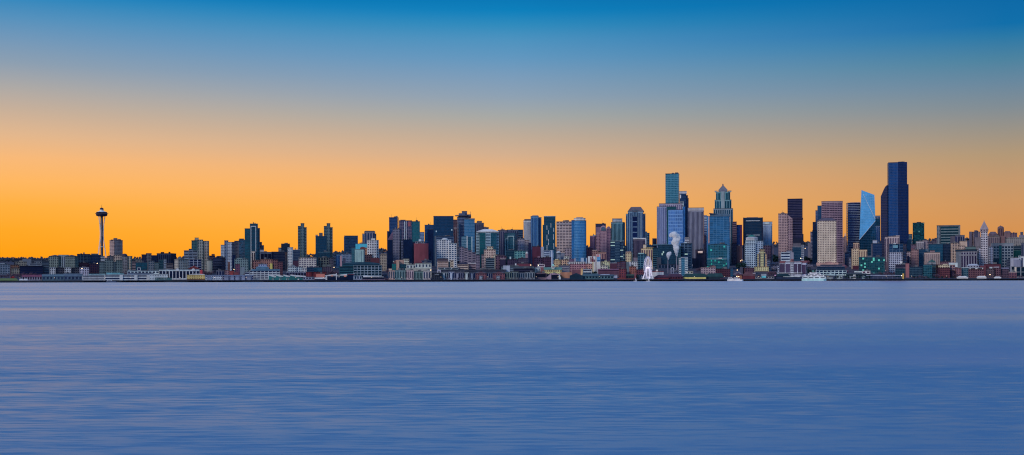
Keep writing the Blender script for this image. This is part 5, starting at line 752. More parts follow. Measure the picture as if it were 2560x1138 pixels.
B('dock_house', 'small pale dock house beside the roadway deck', 2620, V(2133, 2139, 687, 'P', (196, 206, 210), cap=1), V(2124, 2133, 690, 'P', (120, 126, 140)), V(2155, 2161, 690, 'P', (140, 160, 170)))
B('dock_house', 'pale tin hut cluster right of the white and green ferry', 2606, V(2066, 2082, 692, 'P', (110, 112, 120), cap=1), V(2092, 2106, 690, 'P', (150, 158, 166), off=12, cap=1), V(2073, 2078, 697, 'P', (180, 190, 196), off=-5, dep=3))
for a, b, t, lab in ((2392, 2420, 690.5, 'long white waterfront tent left of the two near the right edge'), (2442, 2466, 690, 'broad white waterfront tent in front of the purple-brown warehouse'), (2485, 2503, 691.5, 'small white awning right of the broad white tent'), (48, 58, 697, 'left white tent of the pair on the lawn shore'), (58.5, 69, 697, 'right white tent of the pair on the lawn shore')):
    B('tent', lab, 2612, V(a, b, t+3, 'P', (206, 206, 220), dep=8, top=('hip', t, .5), rc=(214, 214, 226)), cat='tent', group='white tents along the shore')

# ---------------- piers: dark deck on piles
mdeck = wall_mat((60, 62, 78)); mpile = wall_mat((24, 30, 44)); mfas = wall_mat((26, 32, 52))
PIERS = [(205, 300), (300, 466), (466, 516), (516, 640), (655, 760), (760, 868), (868, 972), (972, 1102), (1102, 1250), (1250, 1335), (1335, 1424), (1424, 1536), (1540, 1630), (1632, 1708), (1708, 1812), (1842, 1890), (1890, 2000), (2100, 2256), (2256, 2400), (2400, 2560)]
pier_lab = ['under the long white three-deck building', 'under the white low wing and colonnade', 'under the ochre yellow building', 'under the grey waterfront hotel', 'under the teal sawtooth sheds', 'under the maroon and orange building', 'in front of the curved teal office', 'in front of the teal and pink condo row', 'in front of the townhouse row', 'in front of the grey-green condo row', 'below the stair ramp', 'under the green gable-fronted sheds', 'under the coral red restaurant and wheel', 'under the long dark red shed', 'under the yellow-walled ferry shed', 'under the russet lit building', 'under the turquoise awning house', 'below the pale roadway deck', 'right of the orange ramp tower', 'along the right photo edge']
for (a, b), lab in zip(PIERS, pier_lab):
    px = (a+b)/2; D = 2584
    r, su, sz, g = placed('pier', px, D, 'dark timber pier '+lab, 'pier', 'dark timber piers along the shore', z=0)
    w = (b-a-1)*su/2
    m = MB(); m.box(-w, w, 0, 34, 3.3, 4.3); m.build('deck', mdeck, r)
    m = MB(); m.box(-w, w, -.25, .05, 2.6, 4.45); m.build('fascia', mfas, r)
    n = max(4, int(w*2/9)); me = None
    for i in range(n):
        xx = -w+1+(2*w-2)*i/(n-1)
        if me is None:
            m = MB(); m.tube((0, 0, -1.5), (0, 0, 3.3), .45, .4, 6); o = m.build('piling', mpile, r); me = o.data
        else:
            o = bpy.data.objects.new('piling', me); C.objects.link(o); o.parent = r
        o.location = (xx, 1.2, 0)

# ---------------- observation needle
def needle():
    D = 3850; px = 254.6
    r, su, sz, g = placed('observation_tower', px, D, 'tall white observation needle with saucer top on splayed legs', 'tower')
    z = lambda y: zat(px, y, D)-g
    wt = flat_mat('needle_white', (205, 196, 204), .5); dk = wall_mat((36, 34, 62)); lt = wall_mat((170, 150, 150))
    R = lambda p: p*su
    prof = [(0, 0), (8.8, R(9.8)), ]
    # leg radius with height: wide at foot, narrow at waist, flaring to the disc
    def rad(y): return interp([(540, 9.2), (552, 7), (565, 5.2), (585, 4), (600, 5), (620, 8.2), (640, 11.2), (662, 14.5)], y)*su
    for k in range(3):
        a = math.radians(90+120*k+6)
        m = MB()
        for s in (-1, 1):
            pr = None
            for i in range(19):
                y = 540+i*(662-540)/18; rr = rad(y)
                off = s*(1.5+ .5*(y-540)/120)
                p = (rr*math.cos(a)-math.sin(a)*off, rr*math.sin(a)+math.cos(a)*off, z(y))
                if pr: m.tube(p, pr, .8, .78, 6)
                pr = p
        for y in (556, 572, 588, 604, 622, 640):
            rr = rad(y); q = [(rr*math.cos(a)-math.sin(a)*s*1.7, rr*math.sin(a)+math.cos(a)*s*1.7, z(y)) for s in (-1, 1)]
            m.tube(q[0], q[1], .5)
        m.build('leg', wt, r)
    m = MB(); m.lathe([(3.8, 0), (3.5, z(541))], 6); m.build('core', dk, r)
    for a in (0.5, 2.6, 4.7):
        m = MB(); m.tube((4*math.cos(a), 4*math.sin(a), 0), (3.6*math.cos(a), 3.6*math.sin(a), z(541)), .8); m.build('elevator_rail', lt, r)
    m = MB(); m.lathe([(R(3.2), z(618.5)), (R(5.2), z(618.2)), (R(5.4), z(616.8)), (R(3.2), z(616.4))], 24); m.build('skyline_level', wt, r)
    m = MB(); m.lathe([(R(5), z(541.5)), (R(13), z(540.2)), (R(14), z(538.8)), (R(14.5), z(536.5)), (R(14), z(535)), (R(5), z(534.8))], 40); m.build('saucer', dk, r)
    m = MB(); m.lathe([(R(13), z(535.2)), (R(16.6), z(534.5)), (R(17), z(534)), (R(16.6), z(533.7)), (R(13), z(533.5))], 40); m.build('halo_ring', wall_mat((130, 110, 120)), r)
    m = MB(); m.lathe([(R(13.6), z(534)), (R(14.2), z(531.5)), (R(13), z(530.6)), (R(6), z(530.4))], 40); m.build('restaurant_windows', glass_mat((26, 30, 60)), r)
    m = MB(); m.lathe([(R(14), z(530.8)), (R(9), z(529)), (R(5.4), z(527.8)), (R(4.8), z(526.6)), (R(4.8), z(524.5))], 40); m.build('roof_cone', flat_mat('needle_cream', (226, 206, 180), .5), r)
    m = MB(); m.lathe([(R(4.6), z(524.6)), (R(4.9), z(523)), (R(4.2), z(520.8)), (R(2), z(519.6)), (0, z(519.2))], 24); m.build('dome_cap', dk, r)
    m = MB(); m.tube((0, 0, z(519.5)), (0, 0, z(512)), .6, .25); m.build('spire', dk, r)
needle()

# ---------------- big wheel
def wheel():
    D = 2600; px = 1620
    r, su, sz, g = placed('ferris_wheel', px, D, 'large white lit observation wheel standing on the pier, seen nearly edge-on', 'ferris wheel', z=4.3)
    r.rotation_euler.z += math.radians(72)
    wm = flat_mat('wheel_white', (222, 206, 232), .5, emit=.5); gm = flat_mat('gondola_glass', (120, 120, 150), .3)
    Rr = 27.5*sz; zc = zat(px, 669.5, D)-4.3
    n = 40
    for s in (-1, 1):
        m = MB()
        for rr, t in ((Rr, .34), (Rr*.9, .24)):
            for i in range(n):
                a, b = 2*math.pi*i/n, 2*math.pi*(i+1)/n
                m.tube((rr*math.cos(a), s*1.6, zc+rr*math.sin(a)), (rr*math.cos(b), s*1.6, zc+rr*math.sin(b)), t, t, 4)
        for i in range(n):
            a, b = 2*math.pi*i/n, 2*math.pi*(i+.5)/n
            m.tube((Rr*math.cos(a), s*1.6, zc+Rr*math.sin(a)), (Rr*.9*math.cos(b), s*1.6, zc+Rr*.9*math.sin(b)), .15, .15, 3)
        m.build('rim', wm, r)
    for i in range(20):
        a = 2*math.pi*i/20; m = MB()
        for s in (-1, 1): m.tube((0, s*2.2, zc), (Rr*.9*math.cos(a), s*1.5, zc+Rr*.9*math.sin(a)), .16, .16, 3)
        m.build('spoke', wm, r)
    m = MB(); m.tube((0, -3.5, zc), (0, 3.5, zc), 1.6, 1.6, 12); m.build('hub', flat_mat('hub_lit', (240, 214, 240), .4, emit=1.0), r)
    for s in (-1, 1):
        for q in (-1, 1):
            m = MB(); m.tube((0, s*3.6, zc), (q*13, s*7.5, 0), .8, .9, 6); m.build('support_leg', wm, r)
    g0 = None
    for i in range(28):
        a = 2*math.pi*i/28
        if g0 is None:
            m = MB(); m.box(-1, 1, -1.1, 1.1, -2.6, -.3); g0 = m.build('gondola', gm, r)
            o = g0
        else:
            o = bpy.data.objects.new('gondola', g0.data); C.objects.link(o); o.parent = r
        o.location = ((Rr+.6)*math.cos(a), 0, zc+(Rr+.6)*math.sin(a)+1)
    m = MB(); m.box(-15, 15, -9, 9, 0, 1.2)
    for q in range(-14, 15, 4): m.tube((q, -9, 1), (q, -9, 6), .25); m.tube((q, 9, 1), (q, 9, 6), .25)
    m.box(-15, 15, -9.5, -8.5, 5.6, 6.2); m.box(-15, 15, 8.5, 9.5, 5.6, 6.2); m.build('boarding_platform', flat_mat('platform_white', (196, 190, 206), .6), r)
wheel()

# ---------------- white arch ring
r, su, sz, g = placed('arch_sculpture', 1681, 2680, 'small white ring arch on the grey stepped hall behind the red pier shed', 'sculpture')
m = MB(); zc = zat(1681, 673, 2680)-g
for i in range(14):
    a, b = math.pi*(-.25+1.5*i/14), math.pi*(-.25+1.5*(i+1)/14)
    m.tube((3.2*math.cos(a), 0, zc+3.2*math.sin(a)), (3.2*math.cos(b), 0, zc+3.2*math.sin(b)), .6, .6, 5)
m.build('ring', wall_mat((210, 206, 220)), r)
m = MB(); m.tube((-2.3, 0, 0), (-2.3, 0, zc-2.2), .7); m.tube((2.3, 0, 0), (2.3, 0, zc-2.2), .7); m.build('support', wall_mat((130, 126, 150)), r)

# ---------------- chimneys and their steam
def stack(px, ytop, D, lab, w):
    r, su, sz, g = placed('chimney', px, D, lab, 'chimney')
    h = zat(px, ytop, D)-g
    m = MB(); m.tube((0, 0, -1), (0, 0, h), w, w*.8, 10); m.build('shaft', wall_mat((132, 120, 140)), r)
    m = MB(); m.lathe([(w*.8, h-1.5), (w*1.05, h-1.3), (w*1.05, h), (w*.6, h)], 12); m.build('rim', wall_mat((90, 84, 104)), r)
stack(1691.5, 642, 2830, 'tall thin steam chimney below the tall white plume', 1.1)
stack(1670, 650, 2830, 'short dark steam chimney below the small white puff', .9)
def steam(path, D, lab, seed):
    """a rising string of lumps, one closed skin by voxel remesh, filled with vapour"""
    rnd = random.Random(seed)
    bmv = MB()
    px0, y0, _ = path[-1]
    X0, Z0 = xw(px0, D), zat(px0, y0, D)
    s = D/F
    for i in range(len(path)-1):
        (xa, ya, ra), (xb, yb_, rb) = path[i], path[i+1]
        for k in range(5):
            t = k/5; x = (xa+(xb-xa)*t-px0)*s; z = -(ya+(yb_-ya)*t-y0)*s; rr = (ra+(rb-ra)*t)*s
            for q in range(2):
                dx, dy, dz = [rnd.uniform(-.4, .4)*rr for _ in range(3)]; r2 = rr*rnd.uniform(.55, .9)
                # little sphere
                bmv.lathe([(r2*math.sin(math.pi*j/8), z+dz-r2*math.cos(math.pi*j/8)) for j in range(9)], 12, x+dx, dy)
    m, nt, b = newmat('steam')
    nt.nodes.remove(b)
    pv = N(nt, 'ShaderNodeVolumePrincipled'); pv.inputs['Color'].default_value = (1, 1, 1, 1); pv.inputs['Anisotropy'].default_value = 0.0
    tc = N(nt, 'ShaderNodeTexCoord'); nz = N(nt, 'ShaderNodeTexNoise'); nz.inputs['Scale'].default_value = .3; nz.inputs['Detail'].default_value = 4
    L(nt, tc.outputs['Object'], nz.inputs['Vector'])
    mr = N(nt, 'ShaderNodeMapRange'); mr.inputs['From Min'].default_value = .38; mr.inputs['From Max'].default_value = .56; mr.inputs['To Max'].default_value = 1.2; mr.inputs['To Min'].default_value = .03
    L(nt, nz.outputs['Fac'], mr.inputs['Value']); L(nt, mr.outputs['Result'], pv.inputs['Density'])
    L(nt, pv.outputs[0], nt.nodes['Material Output'].inputs['Volume'])
    o = bmv.build('steam_plume', m); o.location = (X0, D, Z0)
    md = o.modifiers.new('skin', 'REMESH'); md.mode = 'VOXEL'; md.voxel_size = .7
    tag(o, lab, 'steam', kind='stuff')
steam([(1676, 589, 4), (1683, 585, 7), (1690, 591, 9), (1698, 597, 5), (1688, 604, 9), (1690, 613, 8), (1691, 624, 6.5), (1692, 634, 4), (1691.5, 642, 1.2)], 2830, 'tall curling white steam plume in front of the blue inset glass tower', 3)
steam([(1675, 634, 4.4), (1671, 637, 5), (1671, 643, 3.2), (1670, 650, 1)], 2830, 'small white steam puff left of the tall plume', 5)

# ---------------- boats
def ferry(px0, px1, D, lab, decks, hullc, name='ferry', funnel=True):
    px = (px0+px1)/2
    r, su, sz, g = placed(name, px, D, lab, name.replace('_', ' '), z=0)
    Lh = (px1-px0)*su/2; bw = max(3, Lh*.3)
    def hullp(l, w, k=.78): return [(-l, 0), (-l*k, -w), (l*k, -w), (l, 0), (l*k, w), (-l*k, w)]
    z = lambda y: zat(px, y, D)
    yt = decks[0][2]
    m = MB(); m.prism(hullp(Lh, bw), -.6, z(yt), bottom=True); m.build('hull', wall_mat(hullc, .5), r)
    pz = z(yt)
    for (a, b, y1, y0, c) in decks:
        ua, ub = (a-px)*su, (b-px)*su; z0, z1 = pz, z(y0); w = bw*.86
        m = MB(); m.box(ua, ub, -w, w, z0, z1); m.build('deck_house', wall_mat(c, .5), r)
        h = z1-z0
        n = max(1, int((ub-ua)/10))
        gm = glass_mat((20, 44, 70))
        for i in range(n):
            x = ua+(ub-ua)*(i+.5)/n
            pane('window', gm, r, (x, -w-.05, z0+h*.55), (ub-ua)/n*.72, .15, h*.36, 0)
        m = MB(); m.box(ua-.6, ub+.6, -w-.5, w+.5, z1-.05, z1+.3); m.build('deck_edge', wall_mat(tuple(min(235, q+10) for q in c), .5), r)
        pz = z1+.25
    if funnel:
        m = MB()
        for a in ((px-3)*su-px*su, 0): pass
        m.box(-3.5, .5, -1.6, 1.6, pz-.2, pz+4); m.build('funnel', wall_mat((60, 110, 104)), r)
        m = MB(); m.tube((5, 0, pz-.2), (5, 0, pz+6), .25); m.build('mast', wall_mat((190, 200, 200)), r)
ferry(2004, 2066, 2570, 'large white and pale green car ferry docked at the white-framed terminal', [(2006, 2064, 697, 692, (176, 214, 204)), (2012, 2060, 692, 688, (188, 220, 212)), (2020, 2052, 688, 684.5, (196, 224, 220)), (2024, 2042, 684.5, 681, (200, 228, 224))], (150, 196, 186))
ferry(1818, 1836, 2568, 'rear white motor yacht moored left of the russet lit pier building', [(1820, 1832, 698, 695.5, (214, 210, 230)), (1821, 1829, 695.5, 693.5, (220, 214, 232))], (206, 206, 228), 'motor_yacht', False)
ferry(1828, 1858, 2560, 'front white motor yacht moored before the russet lit pier building', [(1833, 1850, 699, 696.5, (222, 214, 236)), (1836, 1845, 696.5, 694, (230, 220, 238))], (216, 214, 234), 'motor_yacht', False)
ferry(266, 292, 2572, 'small white workboat lying before the three-deck pier building', [(268, 280, 702.5, 700.5, (190, 190, 205))], (60, 66, 90), 'workboat', False)
def sail(px, D, lab):
    r, su, sz, g = placed('sailboat', px, D, lab, 'sailboat', 'tiny sailboats by the wheel pier', z=0)
    m = MB(); m.prism([(-4, 0), (-2, -1), (3.5, -1), (4, 0), (3.5, 1), (-2, 1)], -.3, .9, bottom=True); m.build('hull', wall_mat((190, 196, 210)), r)
    m = MB(); m.tube((0, 0, .8), (0, 0, 8), .12); m.build('mast', wall_mat((150, 150, 160)), r)
    m = MB(); m.prism([(.1, -.1), (3, -.1), (3, .1), (.1, .1)], 1.6, [7.6, 1.7, 1.7, 7.6], bottom=True); m.build('sail', wall_mat((200, 206, 222)), r)
sail(1588.5, 2540, 'tiny sailboat before the coral red restaurant'); sail(1620.5, 2540, 'tiny sailboat at the foot of the white wheel')

# ---------------- street lamps, lit
lampm = flat_mat('lamp_glow', (255, 214, 160), .5, emit=6.0); polem = wall_mat((60, 62, 76))
lp = None
LAMPS = [(835, 669, 2790, 'bright amber street lamp on the dark slope left of the curved teal office'), (1843, 676, 2700, 'white globe lamp on the plaza left of the plum brick flats'), (1851, 653, 3000, 'white lamp beside the dark corner below the brown brick block'), (1855, 651, 3000, 'second white lamp at the dark corner below the brown brick block'), (2475, 687.5, 2615, 'white lamp on the quay before the grey-brown brick block'), (2254, 690, 2603, 'small lamp at the foot of the orange ramp tower'), (2013, 622, 3350, 'amber lamp high on the street slope right of the dark teal office'), (205, 672, 2790, 'left roof-level lamp below the plum-red block'), (243, 659, 2950, 'white lamp on the plum-red block edge'), (585, 674, 2700, 'white lamp above the small red building'), (1346, 664, 2740, 'white lamp left of the pink portico'), (1327, 663.5, 2745, 'white lamp at the oxblood shed end'), (2002, 647, 2800, 'round lamp on the red roof turret street'), (1842, 692, 2612, 'amber lamp in front of the russet pier building'), (1847, 692, 2612, 'second amber lamp in front of the russet pier building'), (1077, 676, 2655, 'cream lamp at the right end of the teal and pink condo row')]
for px, y, D, lab in LAMPS:
    r, su, sz, g = placed('street_lamp', px, D, lab, 'street lamp', 'lit lamps in the city')
    h = max(3, zat(px, y, D)-g)
    m = MB(); m.tube((0, 0, -1), (0, 0, h), .22, .14, 6); m.build('pole', polem, r)
    m = MB(); m.lathe([(0, h-.1), (.7, h+.3), (.8, h+.8), (0, h+1.3)], 8); m.build('lamp_head', lampm, r)
for i in range(26):
    px = 60+i*97+random.uniform(-30, 30); lab = 'small quay lamp post along the waterfront edge'
    r, su, sz, g = placed('quay_lamp', px, 2600, lab, 'street lamp', 'small quay lamps')
    if i == 0:
        m = MB(); m.tube((0, 0, -1), (0, 0, 6), .14, .1, 5); pm_ = m.build('pole', polem, r).data
        m = MB(); m.lathe([(0, 6), (.35, 6.2), (.4, 6.5), (0, 6.8)], 6); lm_ = m.build('lamp_head', flat_mat('quay_glow', (255, 220, 180), .5, emit=2.5), r).data
    else:
        for n_, me in (('pole', pm_), ('lamp_head', lm_)):
            o = bpy.data.objects.new(n_, me); C.objects.link(o); o.parent = r
# lit floors on the plum block
r = [o for o in C.objects if o.get('label', '').startswith('plum block with two')][0]
lm = flat_mat('lit_rooms', (250, 214, 190), .5, emit=.9)
for z_ in (629, 632):
    for i in range(6):
        pane('lit_window', lm, r, ((1745.8+i*2-1748)*3060/F*.98, -3, zat(1750, z_, 3060)-r.location.z), 1.6, .5, 1.2, 0)

# ---------------- trees
def leafmat(name, c):
    m, nt, b = newmat(name)
    gi = N(nt, 'ShaderNodeNewGeometry'); oi = N(nt, 'ShaderNodeObjectInfo')
    ad = N(nt, 'ShaderNodeMath', operation='ADD'); L(nt, gi.outputs['Random Per Island'], ad.inputs[0]); L(nt, oi.outputs['Random'], ad.inputs[1])
    mr = N(nt, 'ShaderNodeMapRange'); mr.inputs['From Max'].default_value = 2; mr.inputs['To Min'].default_value = .5; mr.inputs['To Max'].default_value = 1.6
    L(nt, ad.outputs[0], mr.inputs['Value'])
    sc = N(nt, 'ShaderNodeVectorMath', operation='SCALE'); sc.inputs[0].default_value = alb(c); L(nt, mr.outputs['Result'], sc.inputs['Scale']); L(nt, sc.outputs[0], b.inputs['Base Color'])
    b.inputs['Roughness'].default_value = .9; b.inputs['Specular IOR Level'].default_value = .1
    return m
barkm = wall_mat((58, 46, 56))
def crown_mesh(rnd, h, w, kind, n=170):
    m = MB()
    lumps = [(rnd.uniform(-.55, .55)*w, rnd.uniform(-.55, .55)*w, h*rnd.uniform(.45, .85), w*rnd.uniform(.3, .55)) for _ in range(7)]
    for i in range(n):
        if kind == 'cone':
            t = rnd.random()**.7; z = h*(.12+.86*(1-t)); rr = w*t*rnd.uniform(.3, 1); a = rnd.uniform(0, 6.28); x, y = rr*math.cos(a), rr*math.sin(a)
        else:
            cx, cy, cz, cr = rnd.choice(lumps); v = Vector((rnd.gauss(0, 1), rnd.gauss(0, 1), rnd.gauss(0, 1))).normalized()*cr*rnd.uniform(.6, 1.05)
            x, y, z = cx+v.x, cy+v.y, cz+v.z
        s = w*(.11 if kind != 'bare' else .07)*rnd.uniform(.6, 1.5)
        a = Vector((rnd.gauss(0, 1), rnd.gauss(0, 1), rnd.gauss(0, 1))).normalized(); q = a.orthogonal().normalized(); p = a.cross(q)
        if kind == 'bare': q = q*2.6; p = p*.35
        c = Vector((x, y, z)); m.face([c-q*s-p*s, c+q*s-p*s*.6, c+q*s*.8+p*s, c-q*s*.7+p*s*.8])
    return m
def trunk_mesh(rnd, h, w):
    m = MB(); m.tube((0, 0, -1), (0, 0, h*.5), h*.035, h*.022, 6); m.tube((0, 0, h*.5), (.1*w, 0, h*.82), h*.022, h*.008, 5)
    for i in range(6):
        a = i*1.05+rnd.uniform(-.3, .3); m.tube((0, 0, h*rnd.uniform(.25, .5)), (w*.6*math.cos(a), w*.6*math.sin(a), h*rnd.uniform(.6, .85)), h*.014, h*.004, 4)
    return m
KIND = {'bare': ('bare_tree', leafmat('twigs', (92, 64, 82)), 11, 5.5, 'bare'), 'grey': ('bare_tree', leafmat('grey_twigs', (122, 110, 130)), 10, 4.8, 'bare'),
        'dark': ('evergreen_tree', leafmat('needles', (22, 40, 50)), 14, 4.5, 'cone'), 'green': ('leafy_tree', leafmat('dark_leaves', (28, 52, 56)), 11, 5.5, 'leaf'),
        'red': ('leafy_tree', leafmat('red_leaves', (150, 36, 44)), 9, 4.5, 'leaf'), 'rose': ('bare_tree', leafmat('rose_twigs', (142, 84, 104)), 10, 4.8, 'bare')}
_tp = {}
def tree(kind, px, D, label, group, s=1.0):
    nm, lmat, h, w, kk = KIND[kind]
    v = random.randrange(3)
    if (kind, v) not in _tp:
        rnd = random.Random(hash((kk, v)) % 1000 if False else v*31+len(kind))
        a = crown_mesh(rnd, h, w, kk); b = trunk_mesh(rnd, h, w)
        ca, tb = a.build('crown', lmat), b.build('trunk', barkm); _tp[(kind, v)] = (ca.data, tb.data)
        bpy.data.objects.remove(ca); bpy.data.objects.remove(tb)
    r = empty(nm, (xw(px, D), D, ground(px, D)-.3), random.uniform(0, 6)); r.scale = (s,)*3
    tag(r, label, 'tree', group)
    for n_, me in zip(('crown', 'trunk'), _tp[(kind, v)]):
        o = bpy.data.objects.new(n_, me); C.objects.link(o); o.parent = r
CL = [('bare', 975, 1080, 2622, 14, .5, 'small bare quay tree before the teal and pink condo row'), ('bare', 1105, 1335, 2625, 26, .5, 'small bare quay tree before the townhouse row'), ('green', 2280, 2420, 2618, 12, .5, 'small dark quay tree before the brick warehouse row'), ('rose', 1404, 1470, 2720, 8, .6, 'reddish tree behind the dark green gable shed'), ('bare', 1890, 1945, 2700, 8, .7, 'bare tree behind the stone pier house'),
      ('dark', 96, 124, 3450, 6, 1.0, 'dark evergreen behind the cream hillside building'), ('bare', -10, 60, 2760, 12, .9, 'bare brown tree along the back of the lawn'), ('dark', 328, 345, 3500, 4, 1.0, 'dark evergreen in the skyline gap right of the mauve slab tower'), ('bare', 300, 345, 2840, 8, .9, 'bare tree below the beige domed block'), ('bare', 430, 470, 2800, 7, .7, 'bare tree behind the white colonnade'), ('green', 580, 620, 3400, 5, 1.0, 'dark tree right of the navy shaft'), ('bare', 866, 884, 2890, 5, .9, 'bare tree left of the mint concrete tower foot'),
      ('dark', -8, 24, 3500, 9, 1.3, 'dark evergreen on the far left hill crest'), ('bare', 32, 120, 2830, 18, .9, 'bare brownish tree in the hedge below the long dark office'), ('red', 28, 35, 2720, 2, 1.0, 'red-leaved shrubby tree above the lawn at the far left'),
      ('dark', 156, 162, 3100, 3, .9, 'dark evergreen between the twin hip-roofed blocks'), ('dark', 110, 116, 3200, 2, 1.2, 'dark evergreen behind the slate grey block'), ('green', 266, 300, 2830, 7, .8, 'dark tree before the grey-green terraced flats'),
      ('green', 380, 395, 2990, 3, 1.1, 'dark tree among the teal and grey flats'), ('bare', 500, 530, 2850, 9, 1.3, 'bare brown tree right of the low red house'), ('bare', 560, 600, 2790, 7, .8, 'bare brown tree behind the grey waterfront hotel'),
      ('bare', 612, 634, 2800, 7, 1.0, 'bare brown tree left of the salmon brick flats'), ('green', 634, 700, 2745, 9, .5, 'low green-grey shrub tree on the teal parking roof edge'), ('rose', 694, 712, 2770, 5, .8, 'reddish bare tree right of the salmon brick flats'),
      ('green', 700, 722, 2770, 5, .6, 'green bush-like tree left of the white terraced flats'), ('bare', 800, 846, 2800, 12, 1.0, 'bare tree on the dark slope by the amber lamp'), ('bare', 912, 930, 2950, 6, 1.2, 'bare dark tree right of the mint concrete tower'),
      ('grey', 955, 966, 2720, 5, 1.1, 'pale grey bare tree right of the curved teal office'), ('bare', 966, 984, 2860, 6, 1.1, 'bare tree left of the peach stepped block'), ('green', 1000, 1034, 2790, 7, .9, 'dark tree on the terrace below the oxblood building'),
      ('grey', 1080, 1094, 2760, 7, 1.0, 'pale bare street tree in the cleft left of the pink striped office'), ('dark', 1140, 1150, 2840, 3, 1.0, 'dark evergreen between the pink striped office and the beige pavilion'), ('grey', 1198, 1214, 2800, 7, 1.0, 'pale bare street tree left of the slate green balcony block'),
      ('green', 1184, 1198, 2810, 4, .8, 'dark tree right of the low pink banded house'), ('bare', 1316, 1340, 2800, 4, .9, 'bare tree beside the oxblood shed'), ('green', 1468, 1492, 2760, 6, .9, 'dark tree below the mural wall'),
      ('bare', 1520, 1546, 2700, 5, .8, 'bare tree behind the grey-green pier shed'), ('green', 1566, 1584, 2930, 5, 1.2, 'dark tree below the small cream block'), ('green', 1568, 1596, 2670, 4, .8, 'dark tree right of the tall red brick block'),
      ('bare', 1740, 1768, 2850, 6, 1.0, 'dark bare tree below the plum lit block'), ('grey', 1836, 1852, 2720, 7, 1.2, 'pale bare tree beside the globe lamp'), ('green', 1842, 1862, 2980, 6, 1.3, 'dark tree on the corner left of the pale domed office'),
      ('green', 1933, 1945, 3480, 6, 2.0, 'tall dark tree on the street crest right of the wavy ribbed tower'), ('grey', 1930, 1944, 2900, 12, 1.2, 'pale bare street tree left of the mauve waterfront block'), ('grey', 1929, 1943, 3080, 9, 1.3, 'pale bare street tree climbing behind the mauve waterfront block'), ('bare', 1920, 1940, 2740, 8, 1.1, 'bare purple tree behind the turquoise awning house'),
      ('rose', 2008, 2022, 3150, 9, 1.3, 'rosy bare street tree right of the dark teal office'), ('grey', 2012, 2028, 2960, 10, 1.2, 'pale bare street tree left of the salmon punched-window tower'), ('green', 2016, 2042, 2800, 8, .9, 'dark tree left of the white-framed terminal'),
      ('green', 2008, 2032, 3480, 6, 1.6, 'dark tree on the crest behind the dark teal office'), ('rose', 2100, 2116, 2960, 7, 1.1, 'rosy bare tree right of the salmon tower'), ('rose', 2112, 2122, 2790, 3, .9, 'rosy bare tree right of the white-framed terminal'),
      ('green', 2084, 2180, 2600, 12, .7, 'dark dockside tree by the pale dock houses'), ('bare', 2196, 2240, 2780, 7, .9, 'bare dark tree before the teal lit block'), ('bare', 2384, 2396, 2700, 3, .9, 'bare tree among the brick warehouses'),
      ('green', 2440, 2476, 3350, 5, 1.3, 'dark tree behind the base of the pointed white tower'), ('green', 2490, 2560, 3500, 9, 1.2, 'dark tree below the pale long hillside building'), ('green', 2350, 2376, 2980, 6, 1.2, 'dark tree left of the sandy gridded building'),
      ('bare', 2280, 2320, 2620, 6, .7, 'small bare quay tree before the teal green corner block'), ('bare', 2500, 2560, 2640, 7, .7, 'small bare quay tree near the right photo edge'), ('bare', 2336, 2350, 2700, 3, .8, 'bare tree between the teal corner block and the maroon warehouse'),
      ('bare', 225, 250, 2800, 6, .8, 'bare dark tree before the plum-red block')]
for kind, a, b, D, n, s, lab in CL:
    for i in range(n):
        px = a+(b-a)*(i+random.uniform(.2, .8))/n
        tree(kind, px, D+random.uniform(-14, 14), lab, lab+' cluster', s*random.uniform(.75, 1.2))

# far wooded ridge: one mass
m = MB(); rnd = random.Random(11)
for i in range(2600):
    px = rnd.uniform(-500, 3060); D = rnd.uniform(4800, 5050); h = rnd.uniform(6, 15); w = h*rnd.uniform(.35, .6)
    x, z = xw(px, D), ground(px, D)
    for k in range(3):
        a = Vector((x+rnd.uniform(-w, w), D+rnd.uniform(-w, w), z+h*rnd.uniform(.3, .8))); q = w*rnd.uniform(.5, .9)
        p = [a+Vector(v)*q for v in ((1, 0, 0), (0, 1, 0), (-1, 0, 0), (0, -1, 0), (0, 0, 1.2), (0, 0, -1))]
        for (u_, v_) in ((0, 1), (1, 2), (2, 3), (3, 0)): m.face([p[u_], p[v_], p[4]]); m.face([p[v_], p[u_], p[5]])
tag(m.build('distant_woodland', leafmat('far_woods', (44, 52, 66))), 'dark distant woodland along the hill crest', 'woodland', kind='stuff')
# small houses on the right hill crest
for k, (a, b, t) in enumerate([(2320, 2330, 606), (2331, 2337, 601), (2337, 2342, 597), (2300, 2308, 612), (1928, 1934, 612), (2480, 2490, 604)]):
    B('house', ['small lit house lowest on the crest left of the grey-green banded office', 'middle hill house left of the grey-green banded office', 'topmost hill house touching the grey-green banded office', 'hill house right of the lone dark teal tower', 'hill house on the crest right of the wavy ribbed tower', 'hill house behind the pointed white tower'][k], 4250, V(a, b, t, 'G', (104, 84, 100), (60, 54, 80), cp=6, top=('gable', t-2)), group='hill houses')
